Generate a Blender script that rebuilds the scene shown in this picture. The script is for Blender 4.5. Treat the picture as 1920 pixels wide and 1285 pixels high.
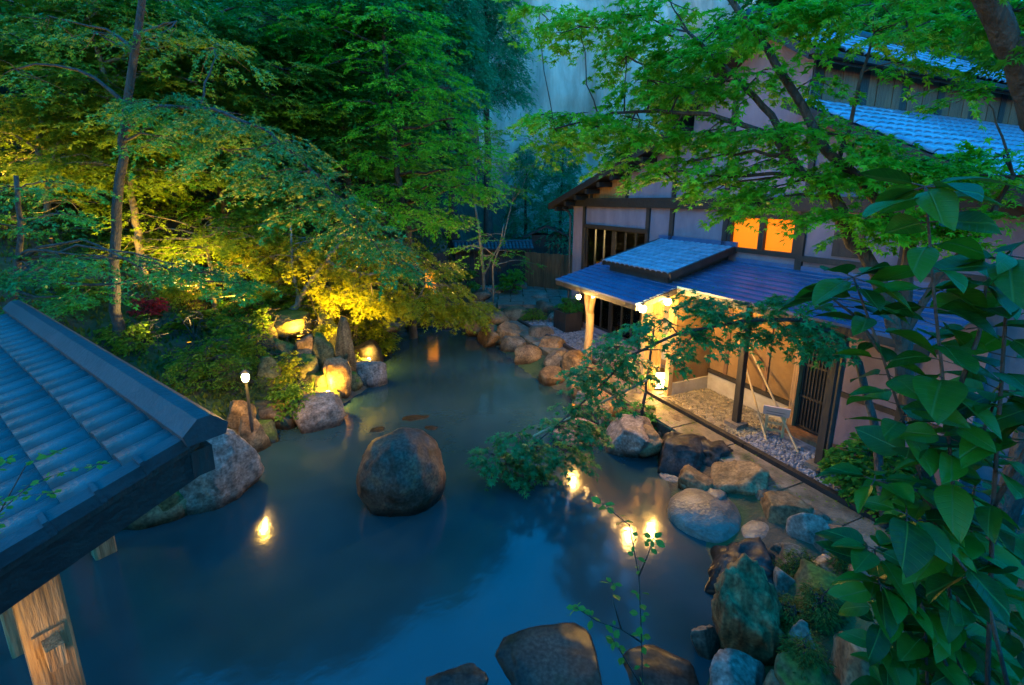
import bpy, bmesh, math, random
import numpy as np
from mathutils import Vector, noise
R = math.radians
SC = bpy.context.scene
for o in list(bpy.data.objects): bpy.data.objects.remove(o)
COL = SC.collection

# ---------------------------------------------------------------- camera
F, PPX, PPY, H = 870.0, 960.0, 563.0, 5.3          # focal length and principal point in photo pixels, eye height over the water
PITCH = math.atan(188/870); CP, SP = math.cos(PITCH), math.sin(PITCH)
cam = bpy.data.cameras.new('camera'); camo = bpy.data.objects.new('camera', cam); COL.objects.link(camo)
cam.sensor_width = 36; cam.lens = 36*F/1920; cam.shift_y = -(642.5-PPY)/1920
cam.clip_start = .05; cam.clip_end = 500
camo.location = (0, 0, H); camo.rotation_euler = (R(90)-PITCH, 0, 0)
SC.camera = camo
# ---------------------------------------------------------------- sky, sun, exposure
SUN_EL, SUN_ROT = 3.0, -75.0
w = bpy.data.worlds.new('World'); SC.world = w; w.use_nodes = True
nt = w.node_tree; bgn = nt.nodes['Background']
sky = nt.nodes.new('ShaderNodeTexSky'); sky.sky_type = 'NISHITA'; sky.sun_disc = False
sky.sun_elevation = R(SUN_EL); sky.sun_rotation = R(SUN_ROT); sky.ozone_density = 5.5; sky.air_density = 1.6; sky.dust_density = 0.3
hsv = nt.nodes.new('ShaderNodeHueSaturation'); hsv.inputs['Saturation'].default_value = 1.2; hsv.inputs['Hue'].default_value = .495
nt.links.new(sky.outputs[0], hsv.inputs['Color']); nt.links.new(hsv.outputs[0], bgn.inputs[0]); bgn.inputs[1].default_value = 0.15
sun = bpy.data.lights.new('sun', 'SUN'); suno = bpy.data.objects.new('sun', sun); COL.objects.link(suno)
sun.energy = 0.05; sun.angle = R(12); sun.color = (.75, .87, 1.0)
suno.rotation_euler = (R(90-SUN_EL), 0, R(180+SUN_ROT)); suno.location = (0, 0, 40)
SC.view_settings.view_transform = 'Standard'; SC.view_settings.look = 'None'; SC.view_settings.gamma = 1
SC.view_settings.exposure = 4.95
SC.cycles.max_bounces = 6; SC.cycles.diffuse_bounces = 4; SC.cycles.glossy_bounces = 3; SC.cycles.transmission_bounces = 3

# ---------------------------------------------------------------- helpers
def ray(px, py):
    x = (px-PPX)/F; y = -(py-PPY)/F
    return np.array((x, CP+y*SP, -SP+y*CP))
def gz(px, py, z=0.0):
    d = ray(px, py); t = (z-H)/d[2]; return np.array((d[0]*t, d[1]*t, z))
def at(px, py, Y):
    d = ray(px, py); t = Y/d[1]; return np.array((d[0]*t, Y, H+d[2]*t))
BC = np.array((2.4, 18.4)); UX = np.array((.405, -.9143)); VX = np.array((.9143, .405))
def P3(u, v, z): return np.array((BC[0]+u*UX[0]+v*VX[0], BC[1]+u*UX[1]+v*VX[1], z))
BROT = math.atan2(UX[1], UX[0])
def smooth(a, b, x):
    t = np.clip((x-a)/(b-a), 0, 1); return t*t*(3-2*t)

def tag(o, label=None, cat=None, group=None, kind=None):
    if label: o['label'] = label
    if cat: o['category'] = cat
    if group: o['group'] = group
    if kind: o['kind'] = kind
    return o
def empty(name, loc, rz=0):
    o = bpy.data.objects.new(name, None); o.location = loc; o.rotation_euler = (0, 0, rz); o.empty_display_size = .1
    COL.objects.link(o); return o
def mkobj(name, me, parent=None):
    o = bpy.data.objects.new(name, me); COL.objects.link(o)
    if parent is not None: o.parent = parent
    return o
def npmesh(name, V, idx, loops_per_face, mat, smooth_=False):
    """V (n,3); idx flat loop vertex indices; all faces with loops_per_face corners"""
    me = bpy.data.meshes.new(name); nf = len(idx)//loops_per_face
    me.vertices.add(len(V)); me.vertices.foreach_set('co', np.asarray(V, np.float32).ravel())
    me.loops.add(len(idx)); me.loops.foreach_set('vertex_index', np.asarray(idx, np.int32))
    me.polygons.add(nf)
    me.polygons.foreach_set('loop_start', np.arange(0, nf*loops_per_face, loops_per_face, dtype=np.int32))
    if smooth_: me.polygons.foreach_set('use_smooth', np.ones(nf, bool))
    me.update(calc_edges=True); me.validate()
    if mat: me.materials.append(mat)
    return me
class MB:
    def __init__(s): s.v = []; s.f = []
    def add(s, v, f):
        b = len(s.v); s.v += [tuple(map(float, p)) for p in v]; s.f += [tuple(i+b for i in q) for q in f]; return s
    def box(s, a, b, c, d, e, g):
        a, b = min(a, b), max(a, b); c, d = min(c, d), max(c, d); e, g = min(e, g), max(e, g)
        return s.add([(a,c,e),(b,c,e),(b,d,e),(a,d,e),(a,c,g),(b,c,g),(b,d,g),(a,d,g)],
                     [(0,3,2,1),(4,5,6,7),(0,1,5,4),(1,2,6,5),(2,3,7,6),(3,0,4,7)])
    def bar(s, p, q, w_, h_, up=(0,0,1)):
        p, q = Vector(p), Vector(q); d = (q-p).normalized(); sd = d.cross(Vector(up))
        if sd.length < 1e-3: sd = d.cross(Vector((1,0,0)))
        sd.normalize(); n = sd.cross(d); sd = sd*w_/2; n = n*h_/2
        return s.add([p-sd-n,p+sd-n,p+sd+n,p-sd+n,q-sd-n,q+sd-n,q+sd+n,q-sd+n],
                     [(0,3,2,1),(4,5,6,7),(0,1,5,4),(1,2,6,5),(2,3,7,6),(3,0,4,7)])
    def prism(s, poly, axis, a, b):
        """poly of 2-tuples extruded along axis ('x','y','z') from a to b"""
        def mk(p, t): return {'x': (t,p[0],p[1]), 'y': (p[0],t,p[1]), 'z': (p[0],p[1],t)}[axis]
        n = len(poly)
        return s.add([mk(p,a) for p in poly]+[mk(p,b) for p in poly],
                     [tuple(range(n))[::-1], tuple(range(n,2*n))]+[(i,(i+1)%n,n+(i+1)%n,n+i) for i in range(n)])
    def tube(s, pts, rad, k=7, cap=True):
        pts = [Vector(p) for p in pts]; n = len(pts); base = len(s.v); last = Vector((1,.13,.07))
        for i, p in enumerate(pts):
            d = (pts[min(i+1,n-1)]-pts[max(i-1,0)]).normalized()
            a = (last-d*last.dot(d))
            if a.length < 1e-4: a = d.orthogonal()
            a.normalize(); last = a; b = d.cross(a); r = rad[i] if hasattr(rad,'__len__') else rad
            for j in range(k):
                t = 2*math.pi*j/k; s.v.append(tuple(p+(a*math.cos(t)+b*math.sin(t))*r))
        for i in range(n-1):
            for j in range(k):
                s.f.append((base+i*k+j, base+i*k+(j+1)%k, base+(i+1)*k+(j+1)%k, base+(i+1)*k+j))
        if cap:
            s.f.append(tuple(base+j for j in range(k))[::-1]); s.f.append(tuple(base+(n-1)*k+j for j in range(k)))
        return s
    def lathe(s, c, prof, k=12):
        base = len(s.v); n = len(prof)
        for r, z in prof:
            for j in range(k):
                t = 2*math.pi*j/k; s.v.append((c[0]+r*math.cos(t), c[1]+r*math.sin(t), c[2]+z))
        for i in range(n-1):
            for j in range(k):
                s.f.append((base+i*k+j, base+i*k+(j+1)%k, base+(i+1)*k+(j+1)%k, base+(i+1)*k+j))
        s.f.append(tuple(base+j for j in range(k))[::-1]); s.f.append(tuple(base+(n-1)*k+j for j in range(k)))
        return s
    def mesh(s, name, mat, sm=False):
        me = bpy.data.meshes.new(name); me.from_pydata(s.v, [], s.f); me.update()
        if sm: me.polygons.foreach_set('use_smooth', np.ones(len(me.polygons), bool))
        me.materials.append(mat); return me
    def build(s, name, mat, parent=None, sm=False): return mkobj(name, s.mesh(name, mat, sm), parent)

# ---------------------------------------------------------------- materials
MATS = {}
def mat(name, c1, c2=None, rough=.7, scale=4.0, bump=.15, bscale=None, rnd=0.0, metal=0.0, stretch=(1,1,1), spec=.5,
        moss=None, detail=8, coords='Object', ramp=(.35,.65), c3=None, rock=False):
    m = bpy.data.materials.new(name); m.use_nodes = True; N = m.node_tree.nodes; L = m.node_tree.links
    b = N['Principled BSDF']; b.inputs['Roughness'].default_value = rough; b.inputs['Metallic'].default_value = metal
    b.inputs['Specular IOR Level'].default_value = spec*(.3 if rock and rough > .4 else 1)
    tc = N.new('ShaderNodeTexCoord'); mp = N.new('ShaderNodeMapping'); mp.inputs['Scale'].default_value = stretch
    L.new(tc.outputs[coords], mp.inputs[0])
    n1 = N.new('ShaderNodeTexNoise'); n1.inputs['Scale'].default_value = scale; n1.inputs['Detail'].default_value = detail
    n1.inputs['Roughness'].default_value = .65; L.new(mp.outputs[0], n1.inputs['Vector'])
    cr = N.new('ShaderNodeValToRGB'); cr.color_ramp.elements[0].position = ramp[0]; cr.color_ramp.elements[1].position = ramp[1]
    cr.color_ramp.elements[0].color = (*c1, 1); cr.color_ramp.elements[1].color = (*(c2 or c1), 1)
    if c3:
        e = cr.color_ramp.elements.new(.5*(ramp[0]+ramp[1])); e.color = (*c3, 1)
    L.new(n1.outputs[0], cr.inputs[0]); out = cr.outputs[0]
    if rnd:
        oi = N.new('ShaderNodeObjectInfo'); hs = N.new('ShaderNodeHueSaturation'); ma = N.new('ShaderNodeMapRange')
        ma.inputs['To Min'].default_value = 1-rnd; ma.inputs['To Max'].default_value = 1+rnd
        L.new(oi.outputs['Random'], ma.inputs[0]); L.new(ma.outputs[0], hs.inputs['Value']); L.new(out, hs.inputs['Color']); out = hs.outputs[0]
    if moss:
        ge = N.new('ShaderNodeNewGeometry'); sx = N.new('ShaderNodeSeparateXYZ'); L.new(ge.outputs['Normal'], sx.inputs[0])
        n3 = N.new('ShaderNodeTexNoise'); n3.inputs['Scale'].default_value = moss[1]; n3.inputs['Detail'].default_value = 6
        L.new(tc.outputs[coords], n3.inputs['Vector'])
        ad = N.new('ShaderNodeMath'); ad.operation = 'MULTIPLY_ADD'; ad.inputs[1].default_value = .45; L.new(sx.outputs['Z'], ad.inputs[0]); L.new(n3.outputs[0], ad.inputs[2])
        mr = N.new('ShaderNodeMapRange'); mr.inputs['From Min'].default_value = moss[2]; mr.inputs['From Max'].default_value = moss[2]+.18; L.new(ad.outputs[0], mr.inputs[0])
        mx = N.new('ShaderNodeMix'); mx.data_type = 'RGBA'; L.new(mr.outputs[0], mx.inputs['Factor']); L.new(out, mx.inputs['A']); mx.inputs['B'].default_value = (*moss[0], 1); out = mx.outputs['Result']
    if rock:
        vo = N.new('ShaderNodeTexNoise'); vo.inputs['Scale'].default_value = 22; vo.inputs['Detail'].default_value = 4; L.new(tc.outputs[coords], vo.inputs['Vector'])
        sp_ = N.new('ShaderNodeMapRange'); sp_.inputs['From Min'].default_value = .3; sp_.inputs['From Max'].default_value = .7; sp_.inputs['To Min'].default_value = .55; sp_.inputs['To Max'].default_value = 1.4; L.new(vo.outputs[0], sp_.inputs[0])
        h2 = N.new('ShaderNodeHueSaturation'); L.new(out, h2.inputs['Color']); L.new(sp_.outputs[0], h2.inputs['Value']); out = h2.outputs[0]
        g2 = N.new('ShaderNodeNewGeometry'); s2 = N.new('ShaderNodeSeparateXYZ'); L.new(g2.outputs['Position'], s2.inputs[0])
        a2 = N.new('ShaderNodeMath'); a2.operation = 'MULTIPLY_ADD'; a2.inputs[1].default_value = -.18; L.new(n1.outputs[0], a2.inputs[0]); L.new(s2.outputs['Z'], a2.inputs[2])
        w2 = N.new('ShaderNodeMapRange'); w2.inputs['From Min'].default_value = -.02; w2.inputs['From Max'].default_value = .13; L.new(a2.outputs[0], w2.inputs[0])
        m2 = N.new('ShaderNodeMix'); m2.data_type = 'RGBA'; m2.blend_type = 'MULTIPLY'; m2.inputs['Factor'].default_value = 1
        cw = N.new('ShaderNodeMix'); cw.data_type = 'RGBA'; cw.inputs['A'].default_value = (.32,.30,.28,1); cw.inputs['B'].default_value = (1,1,1,1); L.new(w2.outputs[0], cw.inputs['Factor'])
        L.new(out, m2.inputs['A']); L.new(cw.outputs['Result'], m2.inputs['B']); out = m2.outputs['Result']
        rw = N.new('ShaderNodeMapRange'); rw.inputs['To Min'].default_value = .34; rw.inputs['To Max'].default_value = rough; L.new(w2.outputs[0], rw.inputs[0]); L.new(rw.outputs[0], b.inputs['Roughness'])
    L.new(out, b.inputs['Base Color'])
    if bump:
        n2 = N.new('ShaderNodeTexNoise'); n2.inputs['Scale'].default_value = bscale or scale*4; n2.inputs['Detail'].default_value = 8
        if rock: n2.noise_type = 'RIDGED_MULTIFRACTAL'; n2.inputs['Scale'].default_value = (bscale or 8)*.35; n2.inputs['Roughness'].default_value = .55
        L.new(mp.outputs[0], n2.inputs['Vector']); bp = N.new('ShaderNodeBump'); bp.inputs['Strength'].default_value = bump; bp.inputs['Distance'].default_value = .07
        L.new(n2.outputs[0], bp.inputs['Height']); L.new(bp.outputs[0], b.inputs['Normal'])
    MATS[name] = m; return m
def leafmat(name, c1, c2, trans=.35, rough=.5, spec=.2):
    m = bpy.data.materials.new(name); m.use_nodes = True; N = m.node_tree.nodes; L = m.node_tree.links
    b = N['Principled BSDF']; b.inputs['Roughness'].default_value = rough; b.inputs['Specular IOR Level'].default_value = spec
    ge = N.new('ShaderNodeNewGeometry'); cr = N.new('ShaderNodeValToRGB')
    cr.color_ramp.elements[0].color = (*c1, 1); cr.color_ramp.elements[1].color = (*c2, 1)
    L.new(ge.outputs['Random Per Island'], cr.inputs[0]); L.new(cr.outputs[0], b.inputs['Base Color'])
    tr = N.new('ShaderNodeBsdfTranslucent'); hs = N.new('ShaderNodeHueSaturation'); hs.inputs['Value'].default_value = 1.3; hs.inputs['Hue'].default_value = .48
    L.new(cr.outputs[0], hs.inputs['Color']); L.new(hs.outputs[0], tr.inputs[0])
    mx = N.new('ShaderNodeMixShader'); mx.inputs[0].default_value = trans
    L.new(b.outputs[0], mx.inputs[1]); L.new(tr.outputs[0], mx.inputs[2]); L.new(mx.outputs[0], N['Material Output'].inputs[0])
    MATS[name] = m; return m
def emit(name, c, s):
    m = bpy.data.materials.new(name); m.use_nodes = True; N = m.node_tree.nodes
    b = N['Principled BSDF']; b.inputs['Base Color'].default_value = (*[min(1, x) for x in c], 1)
    b.inputs['Emission Color'].default_value = (*c, 1); b.inputs['Emission Strength'].default_value = s; MATS[name] = m; return m

mat('soil', (.035,.028,.016), (.09,.07,.04), .95, 2.2, .5, 14, moss=((.035,.06,.012), 1.1, .82), coords='Generated' if 0 else 'Object')
mat('rock_grey', (.06,.045,.03), (.20,.155,.105), .62, 2.6, .55, 9, rnd=.15, moss=((.05,.075,.015), 1.7, 1.02), rock=True)
mat('rock_brown', (.07,.04,.018), (.26,.165,.082), .6, 2.4, .6, 8, rnd=.18, moss=((.06,.07,.015), 1.6, 1.04), rock=True)
mat('rock_pink', (.10,.072,.052), (.28,.215,.165), .65, 5, .5, 16, rnd=.1, moss=((.08,.08,.02), 2, 1.1), rock=True)
mat('rock_dark', (.014,.012,.011), (.07,.06,.05), .48, 3, .7, 8, rnd=.1, spec=.45, rock=True)
mat('rock_moss', (.05,.05,.02), (.14,.12,.05), .85, 3, .6, 12, rnd=.2, moss=((.07,.10,.015), 1.5, .70), rock=True)
mat('rock_boulder', (.045,.021,.009), (.14,.08,.042), .6, 2.2, .5, 12, c3=(.075,.048,.033), rock=True)
mat('rock_strata', (.07,.036,.013), (.24,.145,.06), .7, 3.0, .9, 5, stretch=(2.6,2.6,.45), rock=True)
mat('slab', (.085,.068,.05), (.21,.17,.13), .42, 3.5, .4, 18, rnd=.12)
mat('path_stone', (.07,.055,.036), (.21,.17,.115), .55, 3.2, .4, 26, rnd=.15, moss=((.03,.045,.012), 2.2, .98))
mat('pebble_grey', (.06,.065,.075), (.28,.28,.29), .6, 7, .1, 20)
mat('pebble_lamplit', (.10,.08,.045), (.32,.26,.15), .6, 7, .1, 20)  # grey gravel with the warmth of the lamps put into its colour
mat('tile_blue', (.004,.022,.027), (.013,.044,.052), .5, 6, .2, 25, rnd=.25, spec=.35, moss=((.012,.022,.008), 1.3, 1.12))
mat('tile_silver', (.09,.14,.20), (.17,.235,.30), .30, 8, .1, 25, rnd=.25, spec=.7)
mat('metal_roof', (.022,.062,.14), (.04,.10,.20), .42, 3, .06, 20, rnd=.12, spec=.7)
mat('ridge', (.009,.014,.017), (.02,.028,.032), .6, 4, .15, 20)
mat('timber_dark', (.010,.009,.008), (.028,.022,.018), .6, 5, .25, 20, stretch=(1,1,.25), rnd=.15)
mat('timber_black', (.006,.006,.006), (.016,.014,.012), .55, 5, .2, 20)
mat('timber_warm', (.17,.09,.035), (.36,.22,.10), .6, 5, .4, 12, stretch=(4,4,.35), rnd=.12)
mat('timber_brown', (.09,.045,.02), (.20,.10,.045), .6, 5, .3, 14, stretch=(3,3,.3), rnd=.22)
mat('timber_log', (.30,.19,.08), (.50,.34,.16), .55, 4, .3, 10, stretch=(3,3,.5))
mat('plaster', (.115,.09,.112), (.235,.185,.215), .9, 1.6, .15, 60, stretch=(1,1,.4), ramp=(.25,.7))
mat('plaster_ochre', (.15,.085,.03), (.22,.13,.05), .9, 2.0, .12, 60)
mat('plaster_base', (.34,.29,.20), (.46,.40,.29), .85, 3, .15, 40)
mat('gable_orange', (.20,.085,.025), (.34,.16,.05), .7, 4, .2, 20, stretch=(3,1,.5))  # orange brown tone for the low end of the gable
mat('shoji', (.5,.42,.28), (.6,.52,.36), .9, 3, .02)
mat('interior', (.16,.09,.04), (.28,.17,.08), .8, 3, .05)
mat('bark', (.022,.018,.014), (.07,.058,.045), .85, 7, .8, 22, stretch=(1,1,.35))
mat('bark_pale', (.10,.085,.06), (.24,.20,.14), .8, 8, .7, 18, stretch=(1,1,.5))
mat('cliff', (.30,.22,.15), (.76,.60,.45), .9, .35, .5, 1.6, stretch=(1,1,.22), detail=10, c3=(.53,.41,.31))
mat('lamp_metal', (.02,.02,.02), (.04,.04,.04), .4, 5, .05)
mat('paper_sign', (.62,.42,.36), (.70,.50,.42), .8, 4, .02)
mat('print_red', (.45,.03,.03)); mat('print_grey', (.12,.10,.10))
mat('bamboo', (.28,.20,.09), (.42,.32,.16), .5, 6, .1, 20, stretch=(1,1,.3))
leafmat('lf_maple', (.030,.18,.010), (.085,.30,.020), .4)
leafmat('lf_maple_bright', (.032,.26,.008), (.10,.44,.020), .45)
leafmat('lf_dark', (.014,.13,.022), (.04,.24,.034), .4)
leafmat('lf_teal', (.008,.11,.030), (.022,.22,.060), .35)
leafmat('lf_forest', (.020,.12,.014), (.06,.23,.024), .4)
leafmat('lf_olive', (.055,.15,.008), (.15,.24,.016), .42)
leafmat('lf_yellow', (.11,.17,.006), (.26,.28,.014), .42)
leafmat('lf_cedar', (.014,.19,.085), (.035,.32,.14), .4)
leafmat('lf_red', (.25,.015,.015), (.40,.03,.03), .3)
leafmat('lf_moss', (.03,.06,.008), (.09,.12,.015), .2, .8, .2)
def broadleaf_mat():
    m = bpy.data.materials.new('lf_broad'); m.use_nodes = True; N = m.node_tree.nodes; L = m.node_tree.links; b = N['Principled BSDF']; b.inputs['Roughness'].default_value = .45; b.inputs['Specular IOR Level'].default_value = .28
    tc = N.new('ShaderNodeTexCoord'); sx = N.new('ShaderNodeSeparateXYZ'); L.new(tc.outputs['Object'], sx.inputs[0])
    ab = N.new('ShaderNodeMath'); ab.operation = 'ABSOLUTE'; L.new(sx.outputs['Y'], ab.inputs[0])
    mr = N.new('ShaderNodeMapRange'); mr.inputs['From Min'].default_value = .006; mr.inputs['From Max'].default_value = .022; mr.inputs['To Min'].default_value = 1; mr.inputs['To Max'].default_value = 0; L.new(ab.outputs[0], mr.inputs[0])
    k = N.new('ShaderNodeMath'); k.operation = 'MULTIPLY_ADD'; k.inputs[1].default_value = -.7; L.new(ab.outputs[0], k.inputs[0]); L.new(sx.outputs['X'], k.inputs[2])
    k2 = N.new('ShaderNodeMath'); k2.operation = 'MULTIPLY'; k2.inputs[1].default_value = 58; L.new(k.outputs[0], k2.inputs[0]); sn = N.new('ShaderNodeMath'); sn.operation = 'SINE'; L.new(k2.outputs[0], sn.inputs[0])
    mr2 = N.new('ShaderNodeMapRange'); mr2.inputs['From Min'].default_value = .86; mr2.inputs['From Max'].default_value = 1; mr2.inputs['To Max'].default_value = .16; L.new(sn.outputs[0], mr2.inputs[0])
    mx = N.new('ShaderNodeMath'); mx.operation = 'MAXIMUM'; L.new(mr.outputs[0], mx.inputs[0]); L.new(mr2.outputs[0], mx.inputs[1])
    n = N.new('ShaderNodeTexNoise'); n.inputs['Scale'].default_value = 5; n.inputs['Detail'].default_value = 5; oi = N.new('ShaderNodeObjectInfo'); L.new(tc.outputs['Object'], n.inputs['Vector'])
    ad = N.new('ShaderNodeMath'); ad.operation = 'MULTIPLY_ADD'; ad.inputs[1].default_value = .55; L.new(n.outputs[0], ad.inputs[0]); L.new(oi.outputs['Random'], ad.inputs[2])
    cr = N.new('ShaderNodeValToRGB'); cr.color_ramp.elements[0].position = .25; cr.color_ramp.elements[1].position = 1.2; cr.color_ramp.elements[0].color = (.004,.034,.003,1); cr.color_ramp.elements[1].color = (.024,.125,.006,1); L.new(ad.outputs[0], cr.inputs[0])
    mc = N.new('ShaderNodeMix'); mc.data_type = 'RGBA'; L.new(mx.outputs[0], mc.inputs['Factor']); L.new(cr.outputs[0], mc.inputs['A']); mc.inputs['B'].default_value = (.035,.13,.02,1); L.new(mc.outputs['Result'], b.inputs['Base Color'])
    bp = N.new('ShaderNodeBump'); bp.inputs['Strength'].default_value = .35; bp.inputs['Distance'].default_value = .02; bp.invert = True; L.new(mx.outputs[0], bp.inputs['Height']); L.new(bp.outputs[0], b.inputs['Normal'])
    tr = N.new('ShaderNodeBsdfTranslucent'); L.new(mc.outputs['Result'], tr.inputs[0]); ms = N.new('ShaderNodeMixShader'); ms.inputs[0].default_value = .35; L.new(b.outputs[0], ms.inputs[1]); L.new(tr.outputs[0], ms.inputs[2]); L.new(ms.outputs[0], N['Material Output'].inputs[0]); MATS['lf_broad'] = m
broadleaf_mat()
emit('glow_bulb', (1.0,.60,.18), 10); emit('glow_lantern', (1.0,.68,.28), .7); emit('glow_window', (1.0,.19,.0), 0.036)
emit('glow_board', (1.0,.35,.01), .04)
def glass():
    m = bpy.data.materials.new('glass'); m.use_nodes = True; N = m.node_tree.nodes; L = m.node_tree.links
    g = N.new('ShaderNodeBsdfGlossy'); g.inputs['Roughness'].default_value = .02; t = N.new('ShaderNodeBsdfTransparent'); t.inputs[0].default_value = (.85,.88,.85,1)
    fr = N.new('ShaderNodeFresnel'); fr.inputs[0].default_value = 1.5; mx = N.new('ShaderNodeMixShader')
    L.new(fr.outputs[0], mx.inputs[0]); L.new(t.outputs[0], mx.inputs[1]); L.new(g.outputs[0], mx.inputs[2]); L.new(mx.outputs[0], N['Material Output'].inputs[0]); MATS['glass'] = m
glass()
def water_mat():
    m = bpy.data.materials.new('pool_water'); m.use_nodes = True; N = m.node_tree.nodes; L = m.node_tree.links
    b = N['Principled BSDF']; b.inputs['Roughness'].default_value = .11; b.inputs['IOR'].default_value = 1.42; b.inputs['Specular IOR Level'].default_value = .6
    tc = N.new('ShaderNodeTexCoord'); n = N.new('ShaderNodeTexNoise'); n.inputs['Scale'].default_value = .35; n.inputs['Detail'].default_value = 3
    L.new(tc.outputs['Object'], n.inputs['Vector']); cr = N.new('ShaderNodeValToRGB')
    cr.color_ramp.elements[0].color = (.010,.032,.034,1); cr.color_ramp.elements[1].color = (.027,.060,.058,1); cr.color_ramp.elements[0].position = .3; cr.color_ramp.elements[1].position = .7
    L.new(n.outputs[0], cr.inputs[0]); L.new(cr.outputs[0], b.inputs['Base Color'])
    n2 = N.new('ShaderNodeTexNoise'); n2.inputs['Scale'].default_value = 5; n2.inputs['Detail'].default_value = 3; L.new(tc.outputs['Object'], n2.inputs['Vector'])
    bp = N.new('ShaderNodeBump'); bp.inputs['Strength'].default_value = .05; bp.inputs['Distance'].default_value = .05; L.new(n2.outputs[0], bp.inputs['Height']); L.new(bp.outputs[0], b.inputs['Normal'])
    MATS['pool_water'] = m
water_mat()

# ---------------------------------------------------------------- ground, water, cliff
POOL = np.array([(-5.4,2.6),(-6.4,4.2),(-7.2,5.8),(-6.4,6.8),(-5.75,7.4),(-5.45,9.0),(-5.5,10.2),(-4.5,11.4),(-3.9,13.3),(-5.2,15.6),(-5.0,18.2),(-3.0,19.4),
    (-1.3,18.6),(-.6,16.4),(0,14.7),(.8,12.9),(1.5,12.0),(2.2,10.2),(3.0,8.8),(2.85,7.4),(3.1,6.6),(2.85,5.5),(2.5,4.6),(1.9,3.9),(.6,4.0),(-.3,3.7),(-1.0,3.0),(-2.2,2.7)])
def poolsd(x, y):
    x = np.asarray(x, float); y = np.asarray(y, float); d = np.full(x.shape, 1e9); ins = np.zeros(x.shape, bool); n = len(POOL)
    for i in range(n):
        a = POOL[i]; b = POOL[(i+1) % n]; e = b-a
        t = np.clip(((x-a[0])*e[0]+(y-a[1])*e[1])/(e@e), 0, 1)
        d = np.minimum(d, np.hypot(x-a[0]-t*e[0], y-a[1]-t*e[1]))
        c = ((a[1] > y) != (b[1] > y)) & (x < (b[0]-a[0])*(y-a[1])/(b[1]-a[1]+1e-12)+a[0]); ins ^= c
    return np.where(ins, -d, d)
def ground(x, y):
    x = np.asarray(x, float); y = np.asarray(y, float); sd = poolsd(x, y); so = np.maximum(sd, 0)
    left = smooth(2.3, 4.2, -x)*smooth(4.5, 6.8, y)
    e = smooth(0, .6, so)
    flat = .40*smooth(0, 1.5, so) + .18*smooth(19, 23, y)
    hill = .45*e + .26*np.clip(so-.4, 0, 4) + .62*np.minimum(np.maximum(so-4.5, 0), 32)
    back = np.clip(y-31, 0, 22)*.95*smooth(3, -6, x) + .0
    u = (x-BC[0])*UX[0]+(y-BC[1])*UX[1]; v = (x-BC[0])*VX[0]+(y-BC[1])*VX[1]
    rb = np.clip(v-15.5, 0, 17)*1.0
    z = flat*(1-left)+hill*left + back*(1-left*.6) + rb*(1-left)
    ramp = np.clip((3.3-y)*1.15, 0, 3.3)*smooth(-4.2, -2.2, x)*e
    right = .32*np.clip(x-2.9, 0, 2)*smooth(5.6, 4.2, y)*smooth(0, 1, so)
    z = z+ramp+right
    return np.where(sd < 0, -.7*smooth(0, .7, -sd), z)
def G(x, y): return float(ground(np.array([x]), np.array([y]))[0])
def grid(xs, ys, fn):
    X, Y = np.meshgrid(xs, ys); Z = fn(X, Y); V = np.stack([X, Y, Z], -1).reshape(-1, 3); nx, ny = len(xs), len(ys)
    i, j = np.meshgrid(np.arange(nx-1), np.arange(ny-1)); a = (j*nx+i).ravel()
    return V, np.stack([a, a+1, a+1+nx, a+nx], -1).ravel()
rs = np.random.RandomState(3)
xs = np.concatenate([np.linspace(-90,-20,18)[:-1], np.linspace(-20,-9,24)[:-1], np.linspace(-9,9,91)[:-1], np.linspace(9,22,20)[:-1], np.linspace(22,90,16)])
ys = np.concatenate([np.linspace(-40,-2,10)[:-1], np.linspace(-2,23,110)[:-1], np.linspace(23,45,30)[:-1], np.linspace(45,110,14)])
def gfn(X, Y):
    Z = ground(X, Y); nz = np.array([noise.fractal(Vector((a*.9, b*.9, 0)), 1, 2, 4) for a, b in zip(X.ravel(), Y.ravel())]).reshape(X.shape)
    sd = poolsd(X, Y); return Z + nz*.06*smooth(.2, 1.2, sd)*(1+4*smooth(6, 14, sd))*np.where((X > -2), .35, 1)
V_, I_ = grid(xs, ys, gfn)
tag(mkobj('ground', npmesh('ground', V_, I_, 4, MATS['soil'], True)), 'dark mossy soil of the banks and wooded slope', kind='structure')
V_, I_ = grid(np.linspace(-8,5,40), np.linspace(1.5,21,60), lambda X, Y: X*0)
tag(mkobj('water', npmesh('water', V_, I_, 4, MATS['pool_water'], True)), 'still blue hot spring water of the pool', kind='structure')
# sheer cliff at the end of the valley
def cliff():
    nx, nz = 90, 70; xs = np.linspace(-16, 30, nx); zs = np.linspace(-1, 27, nz); V = []
    for z in zs:
        for x in xs:
            n = noise.fractal(Vector((x*.25, z*.07, 2.2)), 1, 2.1, 6)*1.6 + noise.noise(Vector((x*.9, z*.12, 7)))*.5
            V.append((x, 41+.18*z+n+max(0, x-12)*.5, z))
    i, j = np.meshgrid(np.arange(nx-1), np.arange(nz-1)); a = (j*nx+i).ravel()
    tag(mkobj('cliff', npmesh('cliff', np.array(V), np.stack([a, a+1, a+1+nx, a+nx], -1).ravel(), 4, MATS['cliff'], True)), 'pale grey streaked cliff face at the head of the valley', kind='structure')
cliff()
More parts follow.
